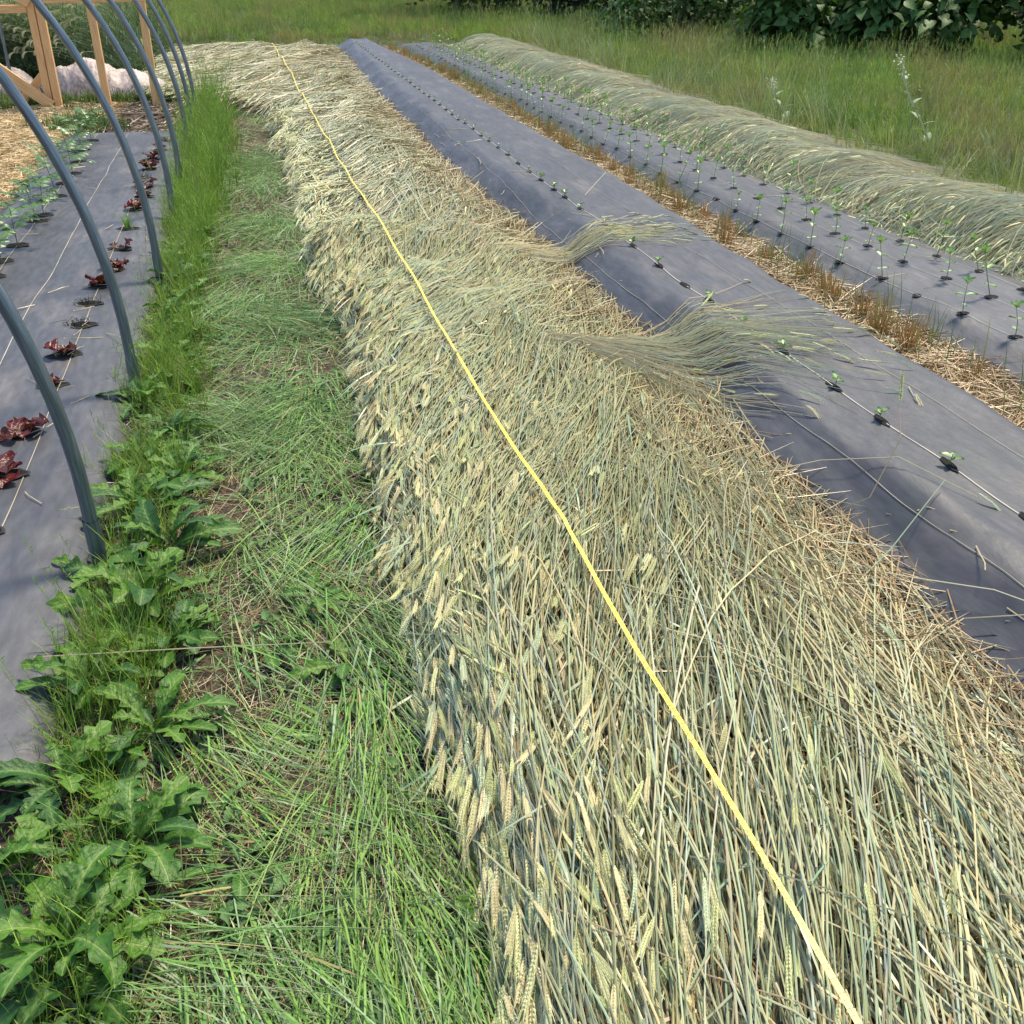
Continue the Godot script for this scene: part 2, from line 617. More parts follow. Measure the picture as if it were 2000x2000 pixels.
func crumpled(cx: float, cz: float, len_x: float, hgt: float, wid: float, sd: float, skew := 0.0) -> ArrayMesh:
	var p := []
	var u := []
	var c := []
	var n := 90
	for i in n + 1:
		var t := float(i) / n
		var env := pow(sin(PI * clampf(t, 0.02, 0.98)), 0.32)
		var row := PackedVector3Array()
		var ur := PackedVector2Array()
		var cr := PackedColorArray()
		for j in 33:
			var a := PI * 1.15 * (float(j) / 32.0) - 0.08 * PI
			var x := (t - 0.5) * len_x
			var fold := 0.10 * n2(x * 330.0 + sd * 40.0, a * 30.0 + x * 60.0) - 0.16 * absf(n2(x * 520.0 + sd + a * 90.0, a * 60.0)) + 0.17 * n2(x * 150.0 + sd * 9.0, a * 30.0 + 60.0)
			var r := env * (1.0 + fold)
			row.append(Vector3(cx + x + 0.05 * cos(a * 2.0), hgt * r * sin(a) * (1.0 + skew * x), cz - wid * r * cos(a)))
			ur.append(Vector2(t * 4.0, float(j) / 16.0))
			cr.append(dim(Color(0.58, 0.53, 0.51), 1.0 + 0.3 * n2(x * 200.0, a * 50.0)))
		p.append(row); u.append(ur); c.append(cr)
	p.reverse()
	return grid_mesh(p, u, c, M["cover"])

func make_end_frame() -> void:
	var t := thing("wooden_end_frame", Vector3(0, 0, -14.0), "pale timber end frame of the tunnel with posts, bars and crossed braces", "timber frame")
	var ref := Vector3(0, 0, 1)
	var wm: Material = M["wood"]
	part("post", beam_mesh(Vector3(-2.33, -0.1, 0), Vector3(-2.33, 2.35, 0), 0.042, 0.045, ref, wm), t)
	part("post", beam_mesh(Vector3(-2.235, -0.1, 0.012), Vector3(-2.235, 2.38, 0.012), 0.042, 0.045, ref, wm), t)
	part("post", beam_mesh(Vector3(-1.68, -0.1, 0), Vector3(-1.69, 2.1, 0), 0.042, 0.045, ref, wm), t)
	part("post", beam_mesh(Vector3(-1.12, -0.1, 0), Vector3(-1.11, 1.75, 0), 0.042, 0.045, ref, wm), t)
	part("crossbar", beam_mesh(Vector3(-3.6, 1.08, 0.02), Vector3(-2.375, 1.08, 0.02), 0.042, 0.03, ref, wm), t)
	part("crossbar", beam_mesh(Vector3(-2.19, 1.18, 0.02), Vector3(-1.065, 1.19, 0.02), 0.045, 0.03, ref, wm), t)
	part("brace", beam_mesh(Vector3(-3.1, 0.72, 0.09), Vector3(-2.3, 0.05, 0.09), 0.06, 0.02, ref, wm), t)
	part("brace", beam_mesh(Vector3(-3.0, -0.25, -0.08), Vector3(-2.3, 0.42, -0.08), 0.05, 0.02, ref, wm), t)
	part("brace", beam_mesh(Vector3(-3.0, 1.62, 0.075), Vector3(-2.33, 1.14, 0.075), 0.05, 0.02, ref, wm), t)
	var pz := thing("upright_pipe", Vector3(-2.95, 0, -15.3), "thin upright steel pipe behind the timber frame, in front of the standing rye", "pipe")
	part("pipe", pipe_mesh(PackedVector3Array([Vector3(0, -0.2, 0), Vector3(0, 1, 0), Vector3(0.02, 2.2, 0)]), 0.021, 0.021, 12, M["steel"]), pz)
	tag(part("cover_roll", crumpled(-1.75, -15.0, 1.6, 0.44, 0.42, 3.0, -0.28), self), "crumpled whitish row cover heaped behind the timber posts", "row cover")
	tag(part("cover_roll", crumpled(-3.6, -15.4, 1.9, 0.42, 0.4, 11.0, 0.1), self), "smaller dirty whitish cover heap left of the double post", "row cover")
	tag(part("board", beam_mesh(Vector3(-1.9, 0.03, -13.3), Vector3(-0.95, 0.035, -12.95), 0.05, 0.015, Vector3(0, 1, 0), M["oldwood"]), self), "dark weathered board lying on the soil past the end of the lettuce bed", "board")

# ------------------------------------------------------------------ shrubs and trees
func heart_leaf(L: float, W: float, col: Color, mat: Material) -> ArrayMesh:
	var p := []
	var c := []
	var u := []
	for i in 7:
		var t := i / 6.0
		var w := W * (sin(PI * pow(t, 0.62)) * 0.5 + 0.02)
		var row := PackedVector3Array()
		var cr := PackedColorArray()
		var ur := PackedVector2Array()
		for j in 3:
			var s := j - 1.0
			row.append(Vector3(s * w, absf(s) * w * 0.28 - 0.35 * L * t * t, L * t - absf(s) * W * 0.12 * (1 - t)))
			cr.append(col)
			ur.append(Vector2(j / 2.0, t))
		p.append(row); c.append(cr); u.append(ur)
	return grid_mesh(p, u, c, mat)

func shrub(called: String, at: Vector3, rad: Vector3, n: int, leaf_l: float, cols: Array, label: String, cat: String, n_single: int, lobes: int, trunk_h: float, tr: float) -> void:
	var t := thing(called, at, label, cat)
	var lm := heart_leaf(leaf_l, leaf_l * 0.8, Color.WHITE, M["shrub_leaf"])
	# lobes of foliage round a few limbs
	var cs := []
	for k in lobes:
		var a := TAU * k / lobes + rf(-0.4, 0.4)
		var q := rf(0.25, 0.75)
		cs.append(Vector3(cos(a) * rad.x * q, rad.y * rf(0.15, 1.55), sin(a) * rad.z * q))
	var g := Geo.new()
	var brown := Color(0.07, 0.055, 0.04)
	g.stalk(PackedVector3Array([Vector3(0, -0.1, 0), Vector3(0.05, trunk_h * 0.5, 0.03), Vector3(0, trunk_h, 0)]), tr, tr * 0.6, PackedColorArray([brown, brown, brown]), 7)
	part("trunk", g.mesh(M["bark"]), t)
	for k in lobes:
		var lg := Geo.new()
		var e: Vector3 = cs[k]
		var s := Vector3(0, minf(trunk_h, e.y) * rf(0.1, 0.9), 0)
		lg.stalk(PackedVector3Array([s, s.lerp(e, 0.5) + Vector3(0, 0.1, 0), e]), tr * 0.4, tr * 0.12, PackedColorArray([brown, brown, brown]), 5)
		part("limb", lg.mesh(M["bark"]), t)
	var bag := Bag.new()
	var singles := 0
	var pool := []
	for i in n:
		var e: Vector3 = cs[rng.randi() % lobes]
		var d := Vector3(gauss(1), gauss(1), gauss(1)).normalized()
		var rr := minf(rad.x, rad.y) * rf(0.28, 0.62) * pow(rng.randf(), 0.3)
		var pos := e + d * rr
		pos.y = maxf(pos.y, 0.08)
		var out := (d + Vector3(0, 0.35, 0) + Vector3(gauss(0.4), gauss(0.3), gauss(0.4))).normalized()
		var sc := rf(0.55, 1.2)
		var dirv := (Vector3(out.x, -0.25, out.z) + Vector3(gauss(0.3), 0, gauss(0.3))).normalized()
		# leaf mesh runs along +z with +y as its face
		var zb := dirv
		var yb := (out - zb * out.dot(zb)).normalized()
		var xb := yb.cross(zb)
		var xf := Transform3D(Basis(xb * sc, yb * sc, zb * sc), pos)
		var c := mixc(cols[0], cols[1], rng.randf())
		if rng.randf() < 0.12: c = cols[2]
		if singles < n_single and d.z > 0.1 and rr > minf(rad.x, rad.y) * 0.4:
			singles += 1
			pool.append([xf, c])
		else:
			bag.put(xf, c)
	var tint := [heart_leaf(leaf_l * 1.15, leaf_l * 0.95, cols[0], M["shrub_leaf"]), heart_leaf(leaf_l * 1.1, leaf_l, cols[1], M["shrub_leaf"]), heart_leaf(leaf_l * 1.2, leaf_l * 0.9, cols[2], M["shrub_leaf"])]
	for q in pool:
		part("leaf", tint[rng.randi() % 3], t, q[0])
	copies("foliage", lm, bag, t)

func make_woods() -> void:
	var g := [Color(0.06, 0.14, 0.035), Color(0.10, 0.20, 0.05), Color(0.17, 0.27, 0.09)]
	var d := [Color(0.03, 0.065, 0.028), Color(0.05, 0.095, 0.035), Color(0.08, 0.13, 0.045)]
	shrub("broadleaf_shrub", Vector3(9.9, 0, -18.6), Vector3(1.5, 1.3, 1.2), 2600, 0.19, g, "large-leaved green shrub at the meadow edge, its pale leaves catching the sun", "shrub", 90, 9, 1.2, 0.05)
	shrub("broadleaf_shrub", Vector3(11.6, 0, -17.4), Vector3(1.6, 1.4, 1.3), 2600, 0.2, g, "big-leaved shrub with sunlit leaf tips near the upper right corner", "shrub", 90, 9, 1.2, 0.05)
	shrub("dark_shrub", Vector3(13.6, 0, -15.6), Vector3(1.9, 1.8, 1.6), 4200, 0.12, d, "dark shrub in the far upper right corner behind tall grass", "shrub", 0, 10, 1.6, 0.07)
	shrub("dark_shrub", Vector3(8.9, 0, -22.2), Vector3(1.7, 1.5, 1.4), 4000, 0.12, g, "bushy green shrub just left of the large-leaved shrub", "shrub", 0, 9, 1.4, 0.06)
	shrub("dark_shrub", Vector3(12.6, 0, -21.0), Vector3(2.0, 2.0, 1.6), 4000, 0.13, d, "dark shrub standing behind the two large-leaved shrubs", "shrub", 0, 9, 1.8, 0.07)
	var lab := ["dark tree with low branches at the left end of the shady wood edge", "dense dark tree second from the left along the wood edge", "dark leafy tree in the middle of the shady wood edge", "tall dark tree behind the bushy green shrub"]
	var at := [Vector3(6.2, 0, -33.0), Vector3(8.2, 0, -29.5), Vector3(10.4, 0, -27.2), Vector3(12.6, 0, -25.0)]
	for i in 4:
		shrub("dark_tree", at[i], Vector3(2.6, 2.5, 2.2), 6500, 0.17, d, lab[i], "tree", 0, 14, 3.4, 0.16)

# ------------------------------------------------------------------ grasses
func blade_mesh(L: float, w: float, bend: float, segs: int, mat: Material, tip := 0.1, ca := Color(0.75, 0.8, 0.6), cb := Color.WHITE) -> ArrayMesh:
	var g := Geo.new()
	add_blade(g, Vector3.ZERO, Vector3.UP, Vector3(0, 0, 1), L, w, bend, segs, ca, cb, tip)
	return g.mesh(mat)

func add_blade(g: Geo, at: Vector3, up: Vector3, to: Vector3, L: float, w: float, bend: float, segs: int, ca: Color, cb: Color, tip := 0.1) -> void:
	var p := PackedVector3Array()
	var ws := PackedFloat32Array()
	var cs := PackedColorArray()
	var pos := at
	for i in segs + 1:
		var t := float(i) / segs
		p.append(pos)
		ws.append(w * 0.5 * lerpf(1.0, tip, t * t) * (0.75 + 0.25 * minf(1.0, t * 4.0)))
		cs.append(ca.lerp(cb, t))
		var a := bend * (t + 0.5 / segs)
		pos += (up * cos(a) + to * sin(a)) * (L / segs)
	g.ribbon(p, ws, up.cross(to).normalized(), cs)

func tuft_mesh(n: int, h: float, spread: float, w: float, mat: Material, heads: int, seed_: int, bendmax := 1.0) -> ArrayMesh:
	var g := Geo.new()
	rng.seed = seed_
	for i in n:
		var a := rf(0, TAU)
		var to := Vector3(cos(a), 0, sin(a))
		var at := Vector3(rf(-1, 1), 0, rf(-1, 1)) * spread
		var lean := (Vector3.UP + to * rf(0.0, 0.35)).normalized()
		var k := rf(0.7, 1.1)
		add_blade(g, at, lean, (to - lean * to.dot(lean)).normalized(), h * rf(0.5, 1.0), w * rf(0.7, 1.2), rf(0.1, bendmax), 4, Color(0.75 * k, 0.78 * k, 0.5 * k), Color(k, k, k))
	for i in heads:
		var a := rf(0, TAU)
		var to := Vector3(cos(a), 0, sin(a))
		var at := Vector3(rf(-1, 1), 0, rf(-1, 1)) * spread
		var H := h * rf(1.0, 1.45)
		var top := at + Vector3(to.x * 0.12, H, to.z * 0.12)
		var tan := Color(2.2, 1.6, 1.5)
		g.stalk(PackedVector3Array([at, at.lerp(top, 0.55) + Vector3(0, 0.02, 0), top]), w * 0.22, w * 0.16, PackedColorArray([Color(1.2, 1.2, 1), Color(1.3, 1.25, 1), tan]))
		for q in 7:
			var b := top.lerp(at, q * 0.022)
			var s := Vector3(rf(-1, 1), rf(0.5, 1.5), rf(-1, 1)).normalized() * rf(0.015, 0.03)
			g.tri(b, b + s, b + s * 0.6 + Vector3(0.004, 0.003, 0.003), tan)
	return g.mesh(mat)

func make_meadow() -> void:
	var t := thing("meadow_grass", Vector3.ZERO, "tall unmown meadow grass with brownish seed heads beyond the beds", "grass", "", "stuff")
	var ms := []
	for k in 4:
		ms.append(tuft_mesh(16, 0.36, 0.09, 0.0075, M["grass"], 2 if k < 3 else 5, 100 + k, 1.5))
	rng.seed = 51
	var bags := [Bag.new(), Bag.new(), Bag.new(), Bag.new()]
	var n := 0
	while n < 46000:
		var x := 0.0
		var z := 0.0
		if n < 21000:
			x = rf(5.05, 17.0)
			z = -2.5 - 24.0 * pow(rng.randf(), 0.9)
		else:
			x = rf(-11.0, 24.0)
			z = rf(-22.0, -47.0)
		n += 1
		if x > 4.6 + 0.2 * n2(z * 50, 0) and z > -22.5 and x < 5.45 + 0.35 * n2(z * 70.0, 9.0) and rng.randf() < 0.65: continue
		if z < -22 and z > -22.6 and rng.randf() < 0.4: continue
		var patch := n2(x * 45.0, z * 45.0 + 200.0)
		var dry := ss(0.0, 0.35, patch)
		var c := mixc(Color(0.20, 0.36, 0.07), Color(0.36, 0.43, 0.10), rng.randf())
		c = mixc(c, Color(0.42, 0.32, 0.16), dry * rf(0.3, 1.0))
		var fresh := ss(0.1, 0.5, n2(x * 30.0 + 900.0, z * 30.0))
		c = mixc(c, Color(0.12, 0.23, 0.06), fresh * 0.7)
		c = dim(c, rf(0.75, 1.25))
		var s := rf(0.65, 1.25) * (0.7 if z > -23.5 and z < -22 and x < 4 else 1.0) * (0.75 + 0.35 * n2(x * 60.0, z * 60.0))
		if x < 6.2 and z > -21: s *= 0.75
		var k := 3 if dry > 0.4 and rng.randf() < 0.5 else rng.randi() % 3
		var b := Basis(Vector3.UP, rf(0, TAU)).scaled(Vector3(s, s * rf(0.8, 1.2), s))
		bags[k].put(Transform3D(b, Vector3(x, ground_h(x, z) - 0.01, z)), c)
	for k in 4:
		copies("grass_tufts", ms[k], bags[k], t)

# ------------------------------------------------------------------ rye
func ear_mesh(L: float, curve: float, spikes: int, awn: float, full: bool, base: Color, seed_: int) -> ArrayMesh:
	rng.seed = seed_
	var g := Geo.new()
	var at := func(t: float) -> Vector3:
		return Vector3(0, L * t * (1.0 - 0.12 * curve * t), -L * curve * t * t * 0.6)
	if not full:
		var rows := [0.0, 0.12, 0.45, 0.8, 1.0]
		var rad := [0.002, 0.0055, 0.006, 0.0045, 0.001]
		var k := g.v.size()
		for i in 5:
			var c: Vector3 = at.call(rows[i])
			for s in 5:
				var a := TAU * s / 5.0
				g.v.append(c + Vector3(cos(a) * rad[i], 0, sin(a) * rad[i] * 0.7))
				g.c.append(dim(base, 0.8 + 0.3 * ((s + i) % 2)))
		for i in 4:
			for s in 5:
				var a := k + i * 5 + s
				var b := k + i * 5 + (s + 1) % 5
				for q in [a, b, a + 5, b, b + 5, a + 5]: g.idx.append(q)
		for q in 8:
			var t := rf(0.3, 1.0)
			var c: Vector3 = at.call(t)
			var d := Vector3(rf(-0.3, 0.3), 1, rf(-0.3, 0.3)).normalized() * awn
			g.tri(c + Vector3(-0.0006, 0, 0), c + Vector3(0.0006, 0, 0), c + d, dim(base, 1.15))
		return g.mesh(M["ear"])
	var rach := PackedVector3Array()
	var rc := PackedColorArray()
	for i in 6:
		rach.append(at.call(i / 5.0))
		rc.append(dim(base, 0.7))
	g.stalk(rach, 0.0022, 0.001, rc)
	for i in spikes:
		var t := (i + 0.3) / spikes
		var env := minf(1.0, 0.55 + t * 3.0) * minf(1.0, 0.45 + (1.0 - t) * 2.2)
		for s in [-1.0, 1.0]:
			var c: Vector3 = at.call(t)
			var tn: Vector3 = ((at.call(minf(1.0, t + 0.05)) as Vector3) - c).normalized()
			var out := Vector3(s, 0, 0)
			var d := (tn + out * rf(0.26, 0.4) + Vector3(0, 0, rf(-0.1, 0.12))).normalized()
			var sl := 0.0145 * env * rf(0.9, 1.1)
			var w := 0.0032 * env
			var q0 := c + out * 0.0012
			var q1 := q0 + d * sl
			var m := q0 + d * sl * 0.45
			var px := d.cross(Vector3(0, 0, 1)).normalized() * w
			var pz := Vector3(0, 0, 1) * w * 1.15
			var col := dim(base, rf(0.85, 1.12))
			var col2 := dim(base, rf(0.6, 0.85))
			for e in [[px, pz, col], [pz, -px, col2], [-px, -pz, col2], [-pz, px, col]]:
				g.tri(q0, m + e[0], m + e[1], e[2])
				g.tri(m + e[0], q1, m + e[1], e[2])
			var aw := (d + tn * 1.6 + Vector3(rf(-0.1, 0.1), 0, rf(-0.15, 0.15))).normalized() * awn * rf(0.6, 1.1)
			g.tri(q1 - Vector3(0.00045, 0, 0), q1 + Vector3(0.00045, 0, 0.0002), q1 + aw, dim(base, 1.25))
			g.tri(q1 - Vector3(0, 0, 0.00045), q1 + Vector3(0, 0, 0.00045), q1 + aw, dim(base, 1.1))
	return g.mesh(M["ear"])

var ears_full := []
var ears_far: ArrayMesh
const EAR_TINTS := [Color(0.60, 0.56, 0.30), Color(0.55, 0.55, 0.28), Color(0.46, 0.51, 0.32), Color(0.64, 0.56, 0.32), Color(0.50, 0.52, 0.24)]

func stem_colours(n: int, kind: float) -> PackedColorArray:
	# kind 0: blue green, 1: straw
	var c := PackedColorArray()
	var green := mixc(Color(0.27, 0.36, 0.24), Color(0.38, 0.43, 0.22), rng.randf())
	if rng.randf() < 0.22: green = Color(0.37, 0.44, 0.37)
	var straw := mixc(Color(0.55, 0.42, 0.21), Color(0.62, 0.53, 0.31), rng.randf())
	if rng.randf() < 0.12: straw = Color(0.36, 0.24, 0.12)
	var base := mixc(green, straw, kind)
	base = dim(base, rf(0.75, 1.15))
	for i in n:
		var t := float(i) / (n - 1)
		c.append(mixc(base, straw, 0.6 * ss(0.55, 0.0, t) * (1.0 - kind)))
	return c

func lay_angle(x: float, z: float) -> float:
	# direction root to ear, degrees from towards the camera, positive to +x
	var near := ss(-3.2, -1.2, z)
	var a := lerpf(-24.0, lerpf(-22.0, 8.0, ss(0.9, 1.45, x)), near)
	a += 16.0 * ss(0.62, 0.38, x) * near
	a += 22.0 * n2(x * 70.0, z * 55.0) + 12.0 * n2(x * 200.0, z * 160.0)
	if z < -5.0: a += 30.0 * n2(x * 60.0 + 400.0, z * 60.0) * ss(-5.0, -8.0, z) - 12.0 * ss(-5.0, -10.0, z)
	return a

func lay_path(ex: float, ez: float, L: float, n: int, layer: float, wild: float) -> PackedVector3Array:
	# points from root to ear
	var a := deg_to_rad(lay_angle(ex, ez) + gauss(wild))
	var curl := gauss(0.25)
	var p := PackedVector3Array()
	var x := ex
	var z := ez
	var hump := rf(0.0, 0.02)
	for i in n:
		var t := float(i) / (n - 1)
		p.append(Vector3(x, mat_h(x, z) + layer + hump * sin(PI * t), z))
		var b := a + curl * t
		x -= sin(b) * L / (n - 1)
		z -= cos(b) * L / (n - 1)
	p.reverse()
	return p

func ear_at(p: PackedVector3Array, s: float) -> Transform3D:
	var n := p.size()
	var d := (p[n - 1] - p[n - 2]).normalized()
	d = (d + Vector3(gauss(0.2), rf(-0.12, 0.05), gauss(0.15))).normalized()
	return Transform3D(bas(d, Vector3(gauss(0.5), 1, gauss(0.5)), s * 0.85, s, s * 0.85), p[n - 1] + Vector3(0, 0.012, 0))

func make_swath() -> void:
	for k in 6:
		ears_full.append(ear_mesh(rf(0.085, 0.10), [0.05, 0.2, 0.4, 0.6, -0.2, 0.3][k], 15, 0.028, true, Color.WHITE, 300 + k))
	ears_far = ear_mesh(0.095, 0.2, 0, 0.03, false, Color.WHITE, 310)
	rng.seed = 777
	var t := thing("rye_swath", Vector3.ZERO, "broad swath of cut rye laid flat beside the mown path, yellow tape along it", "rye mulch")
	var base := Geo.new()
	var singles := []
	var ear_spots := []
	var zones := [[0.3, -3.0, 4200, 9, true], [-3.0, -6.5, 4500, 8, true], [-6.5, -12.5, 6200, 6, false], [-12.5, Z_END, 9500, 5, false]]
	for zn in zones:
		for i in zn[2]:
			var z := rf(zn[0], zn[1])
			var l := xl(z)
			var r := xr(z)
			var uu := pow(rng.randf(), 1.15)
			var x := lerpf(l + 0.02, r - 0.12, uu)
			if z < -12.5: x = rf(l, r - 0.1)
			if z < Z_END + 0.1: continue
			var layer := rf(-0.055, 0.02)
			var L := rf(0.8, 1.35)
			var right := ss(0.5, 0.9, uu)
			if uu > 0.62 and z > -7.0 and rng.randf() < 0.35: continue
			var wild := lerpf(5.5, 20.0, right)
			var p := lay_path(x, z, L, zn[3], layer, wild)
			# keep roots out of the fabric bed
			var rootx := p[0].x
			if rootx > xr(p[0].z) + 0.06:
				var sh := rootx - xr(p[0].z) - rf(-0.1, 0.06)
				for q in p.size():
					p[q].x -= sh * (1.0 - float(q) / (p.size() - 1)) * 0.9
			var kind := clampf(0.22 + 0.5 * right + gauss(0.3) + 0.35 * ss(0.1, 0.4, n2(x * 90.0, z * 60.0 + 700.0)) * ss(-4, -7, z), 0, 1)
			var cs := stem_colours(p.size(), kind)
			if not zn[4]:
				for q in cs.size(): cs[q] = dim(cs[q], 0.8)
			var rr := rf(0.0014, 0.0025)
			if zn[4]:
				if singles.size() < 300 and z > -1.7 and layer > 0.004 and uu > 0.1:
					var g := Geo.new()
					g.stalk(p, rr * 1.15, rr * 0.8, cs, 5)
					singles.append(g)
				else:
					base.stalk(p, rr * 1.1, rr * 0.75, cs)
			else:
				var ws := PackedFloat32Array()
				for q in p.size(): ws.append(rr * 1.25)
				var d := p[p.size() - 1] - p[0]
				base.ribbon(p, ws, d.cross(Vector3(gauss(1.0), 1, gauss(1.0))).normalized(), cs)
			if rng.randf() < (0.9 if uu < 0.3 else 0.2):
				ear_spots.append([ear_at(p, rf(0.85, 1.2)), z, layer])
	# hanging ears along the left edge
	for i in 2600:
		var z := -0.4 - 11.5 * pow(rng.randf(), 1.3)
		var x := xl(z) + rf(-0.015, 0.24) * rng.randf()
		var y := mat_h(x, z) + rf(0.0, 0.03)
		var a := deg_to_rad(lerpf(lay_angle(x, z), 2.0, 0.6) + gauss(11) + (34.0 if n2(z * 140.0, 30.0) > 0.1 else -4.0))
		var d := Vector3(sin(a), rf(-0.45, -0.05), cos(a))
		var s := rf(0.9, 1.2)
		ear_spots.append([Transform3D(bas(d, Vector3(gauss(0.5) - 0.4, 1, gauss(0.5)), s, s, s), Vector3(x, y, z)), z, 0.02])
	part("straw_layer", base.mesh(M["straw"]), t).set_meta("kind", "stuff")
	for g in singles:
		part("rye_stem", g.mesh(M["straw"]), t)
	# single ears nearest the camera
	ear_spots.sort_custom(func(a, b): return a[1] - (0.0 if a[2] > 0.0 else 3.0) > b[1] - (0.0 if b[2] > 0.0 else 3.0))
	var tinted := []
	for k in 6:
		for c in 3:
			tinted.append(ear_mesh(0.095, [0.05, 0.2, 0.4, 0.6, -0.2, 0.3][k], 15, 0.028, true, EAR_TINTS[(k + c * 2) % 5], 300 + k))
	rng.seed = 4242
	var bags := []
	for k in 6: bags.append(Bag.new())
	var far := Bag.new()
	var got := 0
	for i in ear_spots.size():
		var e = ear_spots[i]
		if e[1] < -0.65 and got < 300:
			got += 1
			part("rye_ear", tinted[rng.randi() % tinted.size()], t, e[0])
		else:
			var c := dim(EAR_TINTS[rng.randi() % 5], rf(0.85, 1.15))
			if e[1] > -6.5: bags[rng.randi() % 6].put(e[0], c)
			else: far.put(e[0], c)
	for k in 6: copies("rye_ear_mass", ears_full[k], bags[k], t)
	copies("rye_ear_mass", ears_far, far, t)
	# broken straw, leaves and chaff between the stems
	var bit := straw_bit()
	var chaff := Bag.new()
	for i in 30000:
		var z := 0.2 - 21.5 * pow(rng.randf(), 1.35)
		var l := xl(z)
		var r := xr(z)
		var uu := 1.0 - pow(rng.randf(), 1.6) if rng.randf() < 0.7 else rng.randf()
		var x := lerpf(l, r + 0.03, uu)
		var a := rf(0, TAU) if rng.randf() < 0.5 else deg_to_rad(lay_angle(x, z) + gauss(25))
		var len_ := rf(0.04, 0.28)
		if uu < 0.35: a = deg_to_rad(lay_angle(x, z) + gauss(14))
		if uu < 0.1: continue
		var y := mat_h(x, z) + rf(-0.06, lerpf(-0.02, 0.012, ss(0.5, 0.9, uu)))
		var d := Vector3(sin(a), gauss(0.08), cos(a))
		var c := mixc(Color(0.45, 0.31, 0.14), Color(0.22, 0.14, 0.06), rng.randf())
		if rng.randf() < 0.25: c = Color(0.60, 0.48, 0.27)
		if rng.randf() < 0.14: c = Color(0.30, 0.36, 0.24)
		var w := rf(0.0012, 0.0024)
		chaff.put(Transform3D(bas(d, Vector3.UP, w, len_, w), Vector3(x, y, z) - d * len_ * 0.5), dim(c, rf(0.7, 1.1)))
	copies("broken_straw", bit, chaff, t)
	var lf := Bag.new()
	for i in 5200:
		var z := 0.0 - 12.0 * pow(rng.randf(), 1.3)
		var l := xl(z)
		var r := xr(z)
		var x := lerpf(l, r, rng.randf())
		var a := deg_to_rad(lay_angle(x, z) + gauss(30))
		var d := Vector3(sin(a), gauss(0.06), cos(a))
		var s := rf(0.5, 1.1)
		var c := mixc(Color(0.20, 0.32, 0.2), Color(0.36, 0.36, 0.22), rng.randf())
		if rng.randf() < 0.25: c = Color(0.33, 0.22, 0.11)
		lf.put(Transform3D(bas(d, Vector3(gauss(0.5), -1, gauss(0.5)), s, s, s), Vector3(x, mat_h(x, z) + rf(-0.03, 0.02), z)), c)
	copies("rye_leaves", blade_mesh(0.22, 0.007, 0.5, 4, M["straw"], 0.15, Color(0.9, 0.9, 0.9)), lf, t)

func straw_bit() -> ArrayMesh:
	var g := Geo.new()
	g.stalk(PackedVector3Array([Vector3(0, 0, 0), Vector3(0.6, 0.5, 0.9), Vector3(0, 1, 0)]), 1.0, 0.85, PackedColorArray([Color.WHITE, Color(0.95, 0.95, 0.95), Color.WHITE]), 3)
	return g.mesh(M["straw"])

func rye_tuft(called: String, root: Vector2, dir_deg: float, L: float, n: int, spread: float, label: String, which: int) -> void:
	var t := thing(called, Vector3.ZERO, label, "rye bundle")
	var g := Geo.new()
	var ends := []
	for i in n:
		var a := deg_to_rad(dir_deg + clampf(gauss(spread * 1.15), -2.2 * spread, 2.2 * spread))
		var len_ := L * rf(0.5, 1.2)
		var x := root.x + gauss(0.10)
		var z := root.y + gauss(0.06)
		var p := PackedVector3Array()
		var m := 8
		var lift := rf(0.0, 0.05) * exp(-pow((rad_to_deg(a) - dir_deg) / (spread * 1.6), 2)) + 0.008
		var curl := gauss(0.28) - 0.2
		for k in m:
			var s := float(k) / (m - 1)
			var hb := maxf(mat_h(x, z) if x < xr(z) + 0.02 else 0.0, bed_h(which, x, z) if x > along(B1L, z) - 0.05 else 0.0)
			p.append(Vector3(x, hb + lift * (0.4 + 0.6 * sin(PI * minf(1.0, s * 1.1))) + 0.004, z))
			x += sin(a + curl * s) * len_ / (m - 1)
			z += cos(a + curl * s) * len_ / (m - 1)
		g.stalk(p, rf(0.0018, 0.0026), 0.0013, stem_colours(m, clampf(0.62 + gauss(0.3), 0, 1)))
		if rng.randf() < 0.6: ends.append(ear_at(p, rf(0.85, 1.15)))
	part("stalks", g.mesh(M["straw"]), t).set_meta("kind", "stuff")
	for k in ends.size():
		if k < 60:
			part("rye_ear", ear_tinted(k), t, ends[k])

var tint_store := {}
func ear_tinted(k: int) -> ArrayMesh:
	var key := k % 5
	if not tint_store.has(key):
		var keep := rng.state
		tint_store[key] = ear_mesh(0.095, [0.05, 0.2, 0.4, 0.6, -0.2][key], 14, 0.028, true, EAR_TINTS[key], 330 + key)
		rng.state = keep
	return tint_store[key]

func far_h(x: float, z: float) -> float:
	var l := along(B2R, z) - 0.03 + 0.12 * n2(z * 150.0, 61.0) + 0.08 * n2(z * 330.0, 66.0)
	var top := 0.19 + 0.09 * n2(z * 110.0, 80.0) + 0.04 * n2(x * 200.0, z * 200.0)
	var e := ss(Z_END, Z_END + 1.0, z)
	return 0.02 + e * top * pow(ss(l - 0.04, l + 0.5, x), 0.7) * (1.0 - 0.85 * ss(l + 0.55, l + 1.7, x))

